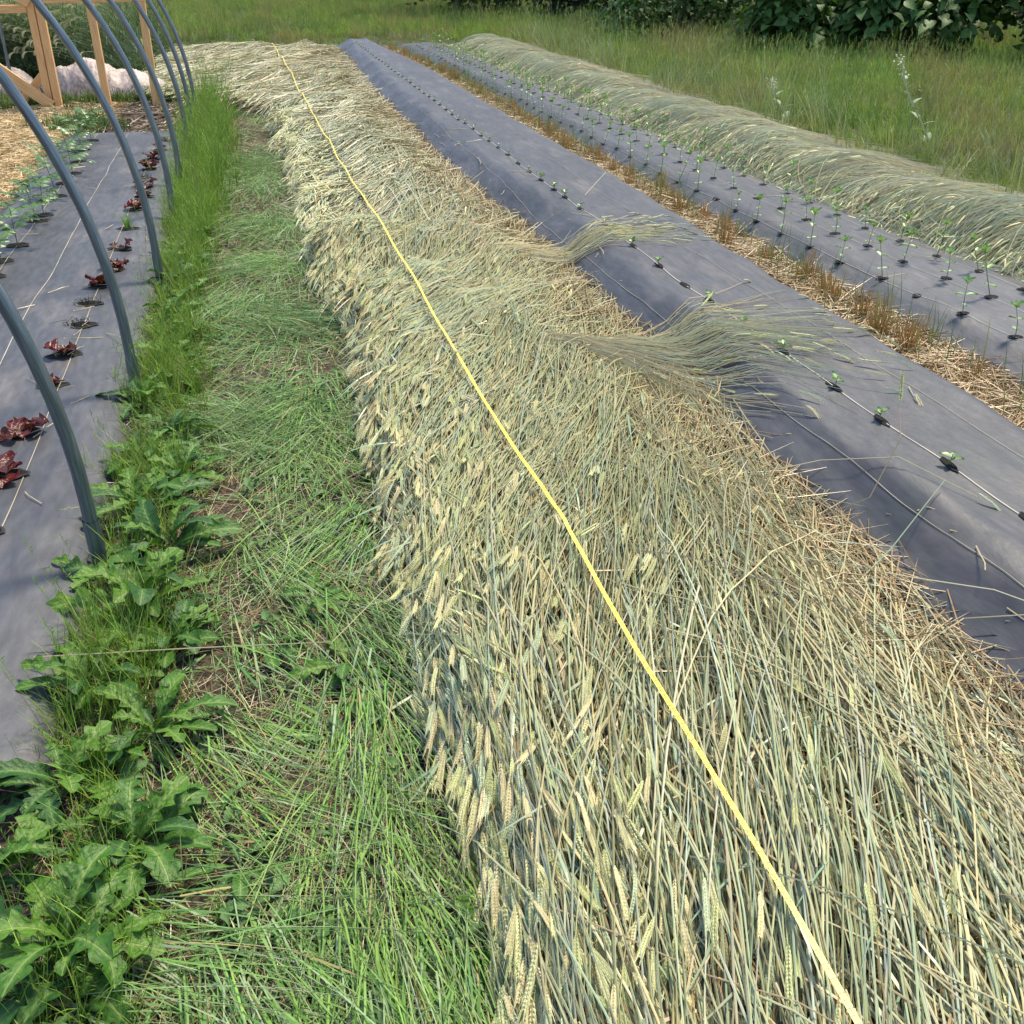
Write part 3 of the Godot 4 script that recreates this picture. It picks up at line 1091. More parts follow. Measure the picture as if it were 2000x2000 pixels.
func make_far_swath() -> void:
	rng.seed = 1212
	var t := thing("rye_windrow", Vector3.ZERO, "long combed ridge of rye between the far fabric bed and the meadow", "rye windrow")
	var g := Geo.new()
	var near := []
	var ears := Bag.new()
	for i in 15500:
		var z := -2.2 - 19.2 * pow(rng.randf(), 1.25)
		var l := along(B2R, z)
		var u := rng.randf()
		var x := l + lerpf(-0.08, 1.0, u)
		if rng.randf() < 0.3: x = l + rf(-0.12, 0.3)
		var a := deg_to_rad(lerpf(-68.0, -98.0, ss(0.0, 0.6, u)) + gauss(7) + 22.0 * n2(z * 120.0, x * 60.0))
		if x < l + 0.08 and rng.randf() < 0.3: a = deg_to_rad(rf(-70, 70))
		var len_ := rf(0.5, 1.0)
		var layer := rf(-0.10, 0.02)
		var p := PackedVector3Array()
		var m := 7
		var xx := x
		var zz := z
		for k in m:
			var s := float(k) / (m - 1)
			p.append(Vector3(xx, maxf(far_h(xx, zz) + layer, 0.02) + 0.02 * sin(PI * s), zz))
			var aa := a - 0.45 * s
			xx -= sin(aa) * len_ / (m - 1)
			zz -= cos(aa) * len_ / (m - 1)
		p.reverse()
		var cs := stem_colours(m, clampf(lerpf(0.25, 0.75, ss(0.15, 0.7, u)) + gauss(0.28), 0, 1))
		var rr := rf(0.0018, 0.0032)
		if z > -6.5 and layer > 0.004 and near.size() < 200:
			var q := Geo.new()
			q.stalk(p, rr, rr * 0.8, cs)
			near.append(q)
		else:
			g.stalk(p, rr * 1.1, rr * 0.8, cs)
		if rng.randf() < 0.55:
			var e := ear_at(p, rf(0.9, 1.25))
			ears.put(e, dim(EAR_TINTS[rng.randi() % 5], rf(0.85, 1.15)))
	part("straw_layer", g.mesh(M["straw"]), t).set_meta("kind", "stuff")
	for q in near: part("rye_stem", q.mesh(M["straw"]), t)
	copies("rye_ear_mass", ears_far, ears, t)
	# the ridge's dense core
	var p := []
	var c := []
	var z := Z_END
	while z < 1.0:
		var row := PackedVector3Array()
		var cr := PackedColorArray()
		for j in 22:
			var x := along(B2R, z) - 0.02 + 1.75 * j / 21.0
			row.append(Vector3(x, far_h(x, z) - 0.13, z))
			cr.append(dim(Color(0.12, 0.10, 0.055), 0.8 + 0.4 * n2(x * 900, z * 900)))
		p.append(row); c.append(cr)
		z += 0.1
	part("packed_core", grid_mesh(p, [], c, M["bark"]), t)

func make_standing_rye() -> void:
	rng.seed = 909
	var t := thing("standing_rye", Vector3.ZERO, "tall leaning rye with pale drooping heads behind the timber frame", "rye crop", "", "stuff")
	var ms := []
	for k in 3:
		var g := Geo.new()
		var green := Color(0.07, 0.125, 0.055)
		var p := PackedVector3Array()
		var lean: float = [0.35, 0.6, 0.85][k]
		var pos := Vector3.ZERO
		for i in 7:
			p.append(pos)
			var a := lean * (0.25 + i / 5.0)
			pos += Vector3(-sin(a), cos(a), 0) * 0.24
		var cs := PackedColorArray()
		for i in 7: cs.append(mixc(green, Color(0.26, 0.32, 0.18), i / 6.0))
		g.stalk(p, 0.0035, 0.002, cs)
		for i in 4:
			var s := rf(-1, 1)
			add_blade(g, p[1 + i], Vector3(-0.3, 1, s).normalized(), Vector3(-0.8, 0, s).normalized(), 0.34, 0.014, 1.9, 4, green, mixc(green, Color(0.2, 0.3, 0.15), 0.6))
		var e: Vector3 = p[6]
		var d := (p[6] - p[5]).normalized()
		for q in 9:
			var w := 0.010 * sin(PI * (q + 1) / 11.0) + 0.002
			var b := e + d * q * 0.013 + Vector3(0, -0.0012 * q * q, 0)
			g.tri(b + Vector3(0, 0, -w), b + Vector3(0, 0, w), b + d * 0.03 + Vector3(0, -0.008, rf(-0.01, 0.01)), Color(0.50, 0.48, 0.29))
			g.tri(b + Vector3(0, -w, 0), b + Vector3(0, w, 0), b + d * 0.05 + Vector3(0, -0.01, rf(-0.015, 0.015)), Color(0.55, 0.52, 0.33))
		ms.append(g.mesh(M["grass"]))
	rng.seed = 910
	var bags := [Bag.new(), Bag.new(), Bag.new()]
	for i in 8200:
		var x := rf(-8.0, -0.9)
		var z := rf(-16.0, -21.0)
		# the standing block ends in a slope at its right side
		var edge := -1.5 - (z + 16.0) * 0.05
		if x > edge + 0.5 * n2(z * 90.0, 4.0): continue
		var fall := ss(edge - 2.2, edge, x)
		var k := 2 if rng.randf() < 0.3 + 0.6 * fall else rng.randi() % 2
		var s := rf(0.95, 1.25) * (1.0 - 0.15 * fall)
		var b := Basis(Vector3.UP, gauss(0.5) + (0.35 if fall > 0.3 else 0.0)) * Basis(Vector3(0, 0, 1), fall * rf(-0.25, 0.55))
		bags[k].put(Transform3D(b.scaled(Vector3(s, s, s)), Vector3(x, ground_h(x, z), z)), Color(1, 1, 1) * rf(0.8, 1.2))
	for k in 3: copies("rye_stalks", ms[k], bags[k], t)

# ------------------------------------------------------------------ strip between the two far beds
func make_strip() -> void:
	rng.seed = 31
	var t := thing("stubble_litter", Vector3.ZERO, "loose tan straw litter on the narrow strip between the two planted fabrics", "straw", "", "stuff")
	var bag := Bag.new()
	for i in 15000:
		var z := 0.5 - 22.0 * pow(rng.randf(), 1.2)
		var l := along(B1R, z)
		var r := along(B2L, z)
		var x := lerpf(l - 0.03, r + 0.04, rng.randf())
		var a := rf(0, TAU)
		var len_ := rf(0.03, 0.2)
		var d := Vector3(sin(a), gauss(0.15), cos(a))
		var c := mixc(Color(0.48, 0.33, 0.15), Color(0.32, 0.2, 0.09), rng.randf())
		if rng.randf() < 0.3: c = Color(0.62, 0.5, 0.30)
		var w := rf(0.0012, 0.0026)
		bag.put(Transform3D(bas(d, Vector3.UP, w, len_, w), Vector3(x, rf(-0.005, 0.035), z) - d * len_ * 0.5), dim(c, rf(0.7, 1.1)))
	copies("straw_litter", straw_bit(), bag, t)
	# cut stubble tufts
	var protos := []
	for k in 4:
		var g := Geo.new()
		for i in 42:
			var a := rf(0, TAU)
			var q := Vector3(cos(a), 0, sin(a))
			var at := q * rf(0, 0.045)
			var top := at + Vector3(0, rf(0.06, 0.17), 0) + q * rf(0.0, 0.06) + Vector3(gauss(0.01), 0, gauss(0.01))
			var c := mixc(Color(0.50, 0.31, 0.10), Color(0.33, 0.17, 0.05), rng.randf())
			if rng.randf() < 0.15: c = Color(0.26, 0.28, 0.09)
			g.stalk(PackedVector3Array([at, at.lerp(top, 0.5), top]), 0.0024, 0.0018, PackedColorArray([dim(c, 0.8), c, dim(c, 1.15)]))
		protos.append(g.mesh(M["straw"]))
	var i := 0
	var z := -1.9
	while z > -21.0:
		i += 1
		var l := along(B1R, z)
		var r := along(B2L, z)
		var x := lerpf(l, r, rf(0.55, 0.95) if rng.randf() < 0.75 else rf(0.15, 0.5))
		var o := part("stubble_tuft", protos[rng.randi() % 4], self, Transform3D(Basis(Vector3.UP, rf(0, TAU)).scaled(Vector3(1, rf(0.7, 1.15), 1) * rf(0.8, 1.25)), Vector3(x, -0.01, z)))
		tag(o, "tan cut stubble tuft in the strip between fabrics, %s from the near end" % ordinal(i), "stubble tuft", "cut stubble tufts in the strip")
		z -= rf(0.16, 0.42) * (1.0 if z > -10 else 1.3)
	var green := thing("strip_grass", Vector3.ZERO, "thin green regrowth shoots standing along the stubble strip", "grass", "", "stuff")
	var gb := Bag.new()
	for k in 1500:
		var zz := -1.5 - 19.5 * rng.randf()
		if n2(zz * 120.0, 333.0) < -0.1 and rng.randf() < 0.7: continue
		var l := along(B1R, zz)
		var r := along(B2L, zz)
		var x := lerpf(l, r + 0.03, pow(rng.randf(), 0.6))
		var s := rf(0.4, 1.25)
		var c := mixc(Color(0.12, 0.2, 0.07), Color(0.24, 0.28, 0.13), rng.randf())
		gb.put(Transform3D(Basis(Vector3.UP, rf(0, TAU)).scaled(Vector3(1, s, s)), Vector3(x, -0.01, zz)), c)
	copies("shoots", blade_mesh(0.24, 0.006, 0.5, 5, M["grass"], 0.1), gb, green)

func make_tunnel_floor() -> void:
	rng.seed = 61
	var t := thing("straw_mulch", Vector3.ZERO, "golden straw mulch spread on the floor inside the tunnel frame", "straw", "", "stuff")
	var bag := Bag.new()
	for i in 26000:
		var z := rf(-5.0, -14.6)
		var x := -1.88 - 3.6 * pow(rng.randf(), 1.4)
		x += 0.12 * n2(z * 80.0, 0.0) + 0.35 * ss(-11.2, -12.5, z)
		if z > -7.5: x -= 0.5 * ss(-7.5, -4, z)
		var a := rf(0, TAU)
		var len_ := rf(0.05, 0.18)
		var d := Vector3(sin(a), gauss(0.15), cos(a))
		var c := mixc(Color(0.66, 0.47, 0.22), Color(0.78, 0.62, 0.36), rng.randf())
		if rng.randf() < 0.2: c = Color(0.42, 0.28, 0.12)
		var w := rf(0.002, 0.0036)
		bag.put(Transform3D(bas(d, Vector3.UP, w, len_, w), Vector3(x, rf(-0.005, 0.05), z) - d * len_ * 0.5), dim(c, rf(0.75, 1.1)))
	copies("straw_pieces", straw_bit(), bag, t)
	# debris on the soil at the bed's end
	var u := thing("soil_debris", Vector3.ZERO, "twigs and dark chaff on the bare soil past the lettuce bed", "debris", "", "stuff")
	var db := Bag.new()
	for i in 2600:
		var z := rf(-11.5, -14.4)
		var x := rf(-1.75, -0.45)
		var a := rf(0, TAU)
		var len_ := rf(0.03, 0.16)
		var d := Vector3(sin(a), gauss(0.2), cos(a))
		var c := mixc(Color(0.09, 0.06, 0.04), Color(0.22, 0.15, 0.09), rng.randf())
		if rng.randf() < 0.2: c = Color(0.5, 0.4, 0.27)
		var w := rf(0.002, 0.006)
		db.put(Transform3D(bas(d, Vector3.UP, w, len_, w), Vector3(x, rf(-0.005, 0.03), z)), c)
	copies("debris_pieces", straw_bit(), db, u)
	# weeds round the mulch
	var w := thing("tunnel_weeds", Vector3.ZERO, "low green weeds growing through the mulch inside the tunnel", "weeds", "", "stuff")
	var wb := Bag.new()
	for i in 900:
		var q := rng.randf()
		var x := -1.75 + gauss(0.18)
		var z := -12.3 + gauss(0.3)
		if q < 0.4:
			x = rf(-2.6, -0.9); z = -14.25 + gauss(0.1)
		elif q < 0.7:
			x = -2.95 + gauss(0.22); z = -10.6 + gauss(0.35)
		elif q < 0.85:
			x = -3.0 + gauss(0.3); z = -14.2 + gauss(0.3)
		var s := rf(0.5, 1.2)
		wb.put(Transform3D(Basis(Vector3.UP, rf(0, TAU)).scaled(Vector3(s, s, s)), Vector3(x, 0, z)), mixc(Color(0.07, 0.13, 0.035), Color(0.13, 0.2, 0.06), rng.randf()))
	copies("weed_tufts", tuft_mesh(9, 0.22, 0.04, 0.014, M["grass"], 0, 71, 1.5), wb, w)

# ------------------------------------------------------------------ the mown path
func rye_grass_mesh(seed_: int) -> ArrayMesh:
	# a stem with small spikelets set alternately
	rng.seed = seed_
	var g := Geo.new()
	var p := PackedVector3Array()
	var cs := PackedColorArray()
	for i in 7:
		var t := i / 6.0
		p.append(Vector3(0.02 * sin(t * 2.6), t * 0.42, 0.05 * t * t))
		cs.append(Color.WHITE)
	g.stalk(p, 0.0011, 0.0008, cs)
	for i in 15:
		var t := 0.45 + 0.55 * i / 14.0
		var c := Vector3(0.02 * sin(t * 2.6), t * 0.42, 0.05 * t * t)
		var s := 1.0 if i % 2 else -1.0
		var d := Vector3(s * 0.45, 0.9, rf(-0.2, 0.2)).normalized() * rf(0.009, 0.013)
		var w := Vector3(0, 0, 0.0018)
		var x := d.cross(w).normalized() * 0.0018
		var col := Color(1.5, 1.3, 1.15)
		g.quad(c, c + d * 0.5 + w, c + d, c + d * 0.5 - w, col)
		g.quad(c, c + d * 0.5 + x, c + d, c + d * 0.5 - x, col)
	return g.mesh(M["grass"])

func bare(x: float, z: float) -> bool:
	for p in [Vector3(-0.34, -1.66, 0.10), Vector3(-0.13, -2.23, 0.09), Vector3(-0.33, -2.0, 0.08), Vector3(-0.19, -2.67, 0.10), Vector3(-0.28, -3.52, 0.12), Vector3(-0.05, -1.92, 0.06), Vector3(-0.16, -4.76, 0.13)]:
		if Vector2(x - p.x, z - p.y).length() < p.z * (1.0 + n2(x * 500.0, z * 500.0)): return true
	return false

func make_path() -> void:
	rng.seed = 1001
	var t := thing("mown_path_grass", Vector3.ZERO, "mown green path of flattened grass and clippings left of the rye swath", "grass", "", "stuff")
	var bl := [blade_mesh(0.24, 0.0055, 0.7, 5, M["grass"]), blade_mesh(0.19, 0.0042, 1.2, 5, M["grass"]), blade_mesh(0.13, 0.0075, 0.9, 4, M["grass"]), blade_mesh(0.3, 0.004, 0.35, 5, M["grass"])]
	var spk := [rye_grass_mesh(41), rye_grass_mesh(42)]
	rng.seed = 1002
	var bags := [Bag.new(), Bag.new(), Bag.new(), Bag.new()]
	var sb := [Bag.new(), Bag.new()]
	# clumps combed over by the mower: x, z, direction, spread, how many, yellowness
	var clumps := [[0.10, -1.35, 8.0, 0.16, 420, 0.9], [-0.18, -1.25, 25.0, 0.15, 380, 0.35], [0.12, -1.95, -4.0, 0.15, 420, 0.75], [-0.22, -2.0, 40.0, 0.16, 420, 0.7], [0.05, -1.1, 0.0, 0.2, 450, 0.8], [-0.2, -0.95, 20.0, 0.18, 380, 0.5], [-0.1, -2.75, 28.0, 0.18, 380, 0.35], [0.14, -3.0, -35.0, 0.12, 260, 0.5], [0.2, -1.2, -12.0, 0.12, 330, 0.2], [-0.38, -1.5, 70.0, 0.12, 240, 0.4], [0.16, -2.4, 20.0, 0.14, 260, 0.3]]
	for i in 46:
		var z := -3.2 - 10.0 * pow(rng.randf(), 1.1)
		clumps.append([rf(-0.42, 0.22), z, gauss(45.0), rf(0.12, 0.24), 190, rf(0.0, 0.6)])
	for c in clumps:
		var yel: float = c[5]
		for i in int(c[4]):
			var x: float = c[0] + gauss(c[3])
			var z: float = c[1] + gauss(c[3] * 1.1)
			if x > xl(z) + 0.06 or x < -0.66: continue
			if bare(x, z) and rng.randf() < 0.85: continue
			var a := deg_to_rad(c[2] + gauss(11.0) + (x - c[0]) * 110.0)
			var d := Vector3(sin(a), rf(-0.05, 0.22), cos(a)).normalized()
			var col := mixc(Color(0.16, 0.33, 0.12), Color(0.27, 0.45, 0.11), clampf(yel + gauss(0.25), 0, 1))
			if rng.randf() < 0.22: col = Color(0.33, 0.43, 0.29)
			if rng.randf() < 0.05: col = Color(0.44, 0.36, 0.18)
			col = dim(col, rf(0.7, 1.2))
			var s := rf(0.9, 1.6)
			var y := rf(0.0, 0.06) * exp(-pow((x - c[0]) / 0.2, 2)) + 0.004
			var xf := Transform3D(bas(d, Vector3(gauss(0.5), -1, gauss(0.5)), rf(0.55, 0.95), s, s), Vector3(x, ground_h(x, z) + y, z))
			if rng.randf() < 0.2: sb[rng.randi() % 2].put(xf, dim(mixc(col, Color(0.30, 0.36, 0.16), 0.6), 1.05))
			else: bags[rng.randi() % 4].put(xf, col)
	# loose clippings everywhere
	for i in 22000:
		var z := 0.2 - 13.6 * pow(rng.randf(), 1.4)
		var x := rf(-0.66, xl(z) + 0.05)
		if n2(x * 160.0, z * 120.0 + 500.0) < -0.05 and rng.randf() < 0.8: continue
		if z > -3.2 and rng.randf() < 0.62: continue
		if bare(x, z) and rng.randf() < 0.8: continue
		var a := rf(0, TAU)
		var d := Vector3(sin(a), rf(-0.1, 0.2), cos(a)).normalized()
		var col := mixc(Color(0.13, 0.24, 0.09), Color(0.24, 0.34, 0.15), rng.randf())
		var dry := ss(-3.0, -6.0, z) * 0.35
		if rng.randf() < 0.26 + dry: col = mixc(Color(0.29, 0.37, 0.28), Color(0.45, 0.44, 0.27), rng.randf())
		var s := rf(0.35, 0.95)
		bags[rng.randi() % 3].put(Transform3D(bas(d, Vector3(gauss(0.6), -1, gauss(0.6)), s, s, s), Vector3(x, ground_h(x, z) + rf(0.0, 0.03), z)), dim(col, rf(0.7, 1.2)))
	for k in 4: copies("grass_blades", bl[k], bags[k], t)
	for k in 2: copies("seed_stems", spk[k], sb[k], t)
	# brown thatch
	var th := Bag.new()
	for i in 20000:
		var z := 0.2 - 13.0 * pow(rng.randf(), 1.5)
		var x := rf(-0.66, xl(z) + 0.1)
		var a := rf(0, TAU)
		var d := Vector3(sin(a), gauss(0.18), cos(a))
		var len_ := rf(0.02, 0.11)
		var c := mixc(Color(0.19, 0.125, 0.065), Color(0.40, 0.29, 0.16), rng.randf())
		if rng.randf() < 0.1: c = Color(0.52, 0.44, 0.29)
		var w := rf(0.0007, 0.0015)
		th.put(Transform3D(bas(d, Vector3.UP, w, len_, w), Vector3(x, ground_h(x, z) + rf(-0.002, 0.014), z)), dim(c, rf(0.7, 1.1)))
	copies("thatch", straw_bit(), th, t)
	# small broad leaves of clover and young dandelions
	var sl := Bag.new()
	for i in 2600:
		var z := 0.1 - 9.5 * pow(rng.randf(), 1.35)
		var x := rf(-0.62, xl(z))
		if n2(x * 110.0 + 60.0, z * 110.0) < 0.02 or bare(x, z): continue
		var a := rf(0, TAU)
		var zb := Vector3(sin(a), rf(-0.1, 0.25), cos(a)).normalized()
		var yb := (Vector3(gauss(0.3), 1, gauss(0.3)) - zb * zb.y).normalized()
		yb = (yb - zb * yb.dot(zb)).normalized()
		var s := rf(0.35, 0.9)
		sl.put(Transform3D(Basis(yb.cross(zb) * s, yb * s, zb * s), Vector3(x, ground_h(x, z) + rf(0.005, 0.04), z)), mixc(Color(0.08, 0.18, 0.05), Color(0.15, 0.26, 0.09), rng.randf()))
	copies("small_leaves", toothed_leaf(0.085, 0.019, 0.5, 0.35, 0.5, Color.WHITE, Color(1.5, 1.3, 1.2), M["herb"], 91, 9), sl, t)
	# the taller grass along the hoop feet
	var tg := thing("hoop_side_grass", Vector3.ZERO, "upright bright green grass growing along the feet of the hoops", "grass", "", "stuff")
	var tb := Bag.new()
	var tb2 := Bag.new()
	for i in 5200:
		var z := -0.5 - 13.9 * pow(rng.randf(), 0.85)
		var far := ss(-6.5, -9.5, z)
		var x := -0.5 + gauss(0.085 + 0.05 * far) + 0.02 * far
		if far > 0.5 and rng.randf() < 0.5: x = rf(-0.62, -0.3)
		if z > -6.0 and n2(z * 140.0, 71.0) < 0.0 and rng.randf() < 0.55: continue
		var s := rf(0.45, 1.0) * (0.75 + 0.45 * far)
		var c := mixc(Color(0.13, 0.27, 0.035), Color(0.26, 0.38, 0.06), rng.randf())
		if rng.randf() < 0.1: c = Color(0.25, 0.27, 0.1)
		var xf := Transform3D((Basis(Vector3.UP, rf(0, TAU)) * Basis(Vector3(1, 0, 0), gauss(0.15))).scaled(Vector3(s, s * rf(0.8, 1.2), s)), Vector3(x, ground_h(x, z), z))
		if rng.randf() < 0.3: tb2.put(xf, dim(c, rf(0.8, 1.2)))
		else: tb.put(xf, dim(c, rf(0.8, 1.2)))
	copies("grass_tufts", tuft_mesh(7, 0.26, 0.03, 0.0062, M["grass"], 0, 140, 1.1), tb, tg)
	copies("grass_tufts", tuft_mesh(6, 0.34, 0.04, 0.005, M["grass"], 1, 141, 0.7), tb2, tg)

# ------------------------------------------------------------------ dandelions and other weeds
func toothed_leaf(L: float, W: float, teeth: float, rise: float, droop: float, col: Color, rib: Color, mat: Material, seed_: int, n := 22) -> ArrayMesh:
	var keep := rng.state
	rng.seed = seed_
	var p := []
	var c := []
	var u := []
	var pos := Vector3.ZERO
	var ph := rf(0, 10)
	var k := rf(5.0, 7.0)
	var twist := gauss(0.25)
	for i in n + 1:
		var t := float(i) / n
		var env := 0.10 + 0.90 * ss(0.10, 0.55, t)
		env *= sqrt(maxf(0.0, 1.0 - pow(maxf(0.0, (t - 0.62) / 0.385), 2.4)))
		var row := PackedVector3Array()
		var cr := PackedColorArray()
		var ur := PackedVector2Array()
		for j in 7:
			var s := (j - 3) / 3.0
			var sg := signf(s)
			var saw := fposmod(t * k + ph + (0.35 if sg > 0 else 0.0), 1.0)
			var tooth := 1.0 - teeth * (1.0 - ss(0.0, 0.75, saw) * (1.0 - ss(0.88, 1.0, saw))) * ss(0.12, 0.4, t) * (1.0 - 0.5 * ss(0.75, 1.0, t))
			var w := W * env * (tooth if absf(s) > 0.5 else lerpf(1.0, tooth, absf(s)))
			var x := s * w
			var y := absf(s) * w * 0.30 + 0.10 * W * sin(t * 22.0 + sg * 2.0 + ph) * s * s * env + twist * x * t
			var back := -absf(s) * W * 0.25 * teeth * env
			row.append(pos + Vector3(x, y, back))
			cr.append(rib if j == 3 else mixc(col, rib, 0.25 * (1.0 - absf(s)) * (1.0 - t)))
			ur.append(Vector2(j / 6.0, t))
		p.append(row); c.append(cr); u.append(ur)
		var a := rise - (rise + droop) * pow(t, 1.3)
		pos += Vector3(0, sin(a), cos(a)) * (L / n)
	rng.state = keep
	return grid_mesh(p, u, c, mat)

func make_weeds() -> void:
	rng.seed = 2001
	var kinds := []
	var tints := [[Color(0.07, 0.18, 0.025), "dandelion"], [Color(0.12, 0.25, 0.035), "dandelion_light"], [Color(0.055, 0.145, 0.03), "dandelion_deep"]]
	for k in 12:
		var tn = tints[k % 3]
		var rise: float = [1.25, 0.9, 0.55, 0.3][k / 3]
		kinds.append(toothed_leaf(1.0, rf(0.125, 0.175), [0.78, 0.6, 0.2, 0.7][(k * 7) % 4], rise, rf(0.1, 0.7), tn[0], Color(0.19, 0.29, 0.10), M[tn[1]], 400 + k))
	var yellow := toothed_leaf(1.0, 0.15, 0.4, 0.2, 0.9, Color(0.42, 0.34, 0.10), Color(0.5, 0.42, 0.2), M["dandelion"], 431)
	# where they stand: x, z, leaf length, number of leaves
	var spots := [[-0.62, -1.22, 0.25, 12], [-0.78, -1.42, 0.22, 11], [-0.52, -1.48, 0.24, 12], [-0.50, -1.02, 0.24, 12], [-0.64, -0.86, 0.24, 12], [-0.34, -0.88, 0.18, 10], [-0.72, -1.72, 0.2, 10], [-0.42, -1.74, 0.22, 11], [-0.60, -1.98, 0.2, 11], [-0.40, -2.12, 0.2, 10], [-0.56, -2.34, 0.2, 11], [-0.38, -2.5, 0.19, 10], [-0.48, -2.72, 0.24, 12], [-0.60, -2.9, 0.18, 9], [-0.42, -3.02, 0.23, 11], [-0.52, -3.3, 0.23, 12], [-0.40, -3.52, 0.21, 11], [-0.54, -3.72, 0.19, 10], [-0.44, -3.95, 0.18, 9], [-0.58, -4.28, 0.2, 10], [-0.44, -4.5, 0.17, 9], [-0.50, -4.85, 0.18, 9], [-0.38, -5.15, 0.16, 8], [-0.52, -5.5, 0.19, 9], [-0.44, -5.8, 0.17, 9], [-0.54, -6.1, 0.19, 10], [-0.42, -6.45, 0.17, 8], [-0.52, -6.8, 0.19, 9], [-0.46, -7.2, 0.18, 8], [-0.02, -1.0, 0.17, 7], [0.24, -1.32, 0.13, 6], [0.08, -2.28, 0.14, 7], [-0.12, -2.42, 0.13, 6], [0.02, -2.62, 0.13, 7], [-0.2, -1.62, 0.14, 5], [0.15, -2.14, 0.12, 6]]
	for i in 8:
		spots.append([rf(-0.92, -0.5), rf(-0.75, -1.35), rf(0.16, 0.24), 9])
	spots.sort_custom(func(a, b): return a[1] > b[1])
	var edge := 0
	var inner := 0
	for s in spots:
		var at := Vector3(s[0], ground_h(s[0], s[1]), s[1])
		var label := ""
		if s[0] < -0.3:
			edge += 1
			label = "dandelion plant in the weedy strip beside the lettuce bed, %s from the near end" % ordinal(edge)
		else:
			inner += 1
			label = "small flattened dandelion in the mown path, %s from the near end" % ordinal(inner)
		var t := thing("dandelion_plant", at, label, "dandelion", "dandelions along the path")
		for k in int(s[3] * 1.5):
			var a: float = TAU * k * 0.382 + rf(-0.3, 0.3)
			var ring := clampi(int(float(k) / s[3] * 2.3) if s[0] < -0.3 else 2, 0, 3)
			if s[0] >= -0.3: ring = 3 if k % 2 else 2
			var li := ring * 3 + rng.randi() % 3
			var L: float = s[2] * rf(0.6, 1.05)
			var b := Basis(Vector3.UP, a) * Basis(Vector3(0, 0, 1), gauss(0.25))
			var m: ArrayMesh = kinds[li]
			if rng.randf() < 0.015: m = yellow
			part("leaf", m, t, Transform3D(b.scaled(Vector3(L * rf(0.9, 1.3), L, L)), Vector3(gauss(0.008), rf(0.0, 0.02), gauss(0.008))))
	# tall pale weeds at the meadow's edge
	weed_stalk("mullein_stalk", Vector3(5.98, 0, -8.6), 1.0, Vector3(-0.55, 0.85, 0.1), "tall pale woolly weed stalk leaning left above the rye ridge", 10)
	weed_stalk("weed_stalk", Vector3(5.55, 0, -10.6), 0.55, Vector3(-0.5, 0.9, 0.1), "shorter pale weed stalk leaning left at the meadow edge", 8)
	var pale := thing("edge_grass", Vector3.ZERO, "pale grey-green tall grass stalks standing behind the rye ridge", "grass", "", "stuff")
	rng.seed = 2050
	var pb := Bag.new()
	for i in 620:
		var z := -4.0 - 17.5 * rng.randf()
		if n2(z * 100.0, 55.0) < -0.15: continue
		var x := along(B2R, z) + rf(1.05, 1.9)
		var s := rf(0.7, 1.5)
		pb.put(Transform3D((Basis(Vector3.UP, rf(0, TAU)) * Basis(Vector3(1, 0, 0), gauss(0.45))).scaled(Vector3(s, s, s)), Vector3(x, 0, z)), dim(mixc(Color(0.24, 0.33, 0.15), Color(0.42, 0.44, 0.25), rng.randf()), rf(0.8, 1.2)))
	copies("grass_tufts", tuft_mesh(6, 0.5, 0.07, 0.007, M["grass"], 1, 150, 0.9), pb, pale)

func weed_stalk(called: String, at: Vector3, H: float, lean: Vector3, label: String, leaves: int) -> void:
	var t := thing(called, at, label, "weed")
	var g := Geo.new()
	var pale := Color(0.36, 0.42, 0.29)
	var d := lean.normalized()
	var p := PackedVector3Array()
	var cs := PackedColorArray()
	for i in 6:
		p.append(d * H * i / 5.0 + Vector3(0.03 * sin(i * 1.3), 0, 0))
		cs.append(pale)
	g.stalk(p, 0.011, 0.006, cs, 6)
	part("stem", g.mesh(M["stem"]), t)
	var lm := heart_leaf(0.14, 0.06, Color(0.33, 0.41, 0.28), M["herb"])
	for k in leaves:
		var b := Basis(Vector3.UP, k * 2.4) * Basis(Vector3(1, 0, 0), -0.7)
		part("leaf", lm, t, Transform3D(b.scaled(Vector3.ONE * (1.2 - 0.08 * k)), d * H * (0.12 + 0.8 * k / leaves)))
	var hg := Geo.new()
	for k in 60:
		var c := d * H * rf(0.86, 1.06) + Vector3(gauss(0.022), gauss(0.02), gauss(0.022))
		var q := Vector3(gauss(1), gauss(1), gauss(1)).normalized() * 0.02
		hg.tri(c, c + q, c + q.cross(d) * 0.6 + q * 0.4, Color(0.45, 0.50, 0.36))
	part("flower_head", hg.mesh(M["stem"]), t)

# ------------------------------------------------------------------ seedlings, lettuce, tomatoes
func small_leaf(L: float, W: float, col: Color) -> ArrayMesh:
	var p := []
	var c := []
	var u := []
	for i in 6:
		var t := i / 5.0
		var w := W * 0.5 * sin(PI * pow(t, 0.8)) + 0.0008
		p.append(PackedVector3Array([Vector3(-w, w * 0.3, L * t), Vector3(0, -0.15 * L * t * t, L * t), Vector3(w, w * 0.3, L * t)]))
		c.append(PackedColorArray([col, mixc(col, Color(0.3, 0.4, 0.15), 0.3), col]))
		u.append(PackedVector2Array([Vector2(0, t), Vector2(0.5, t), Vector2(1, t)]))
	return grid_mesh(p, u, c, M["leafy"])

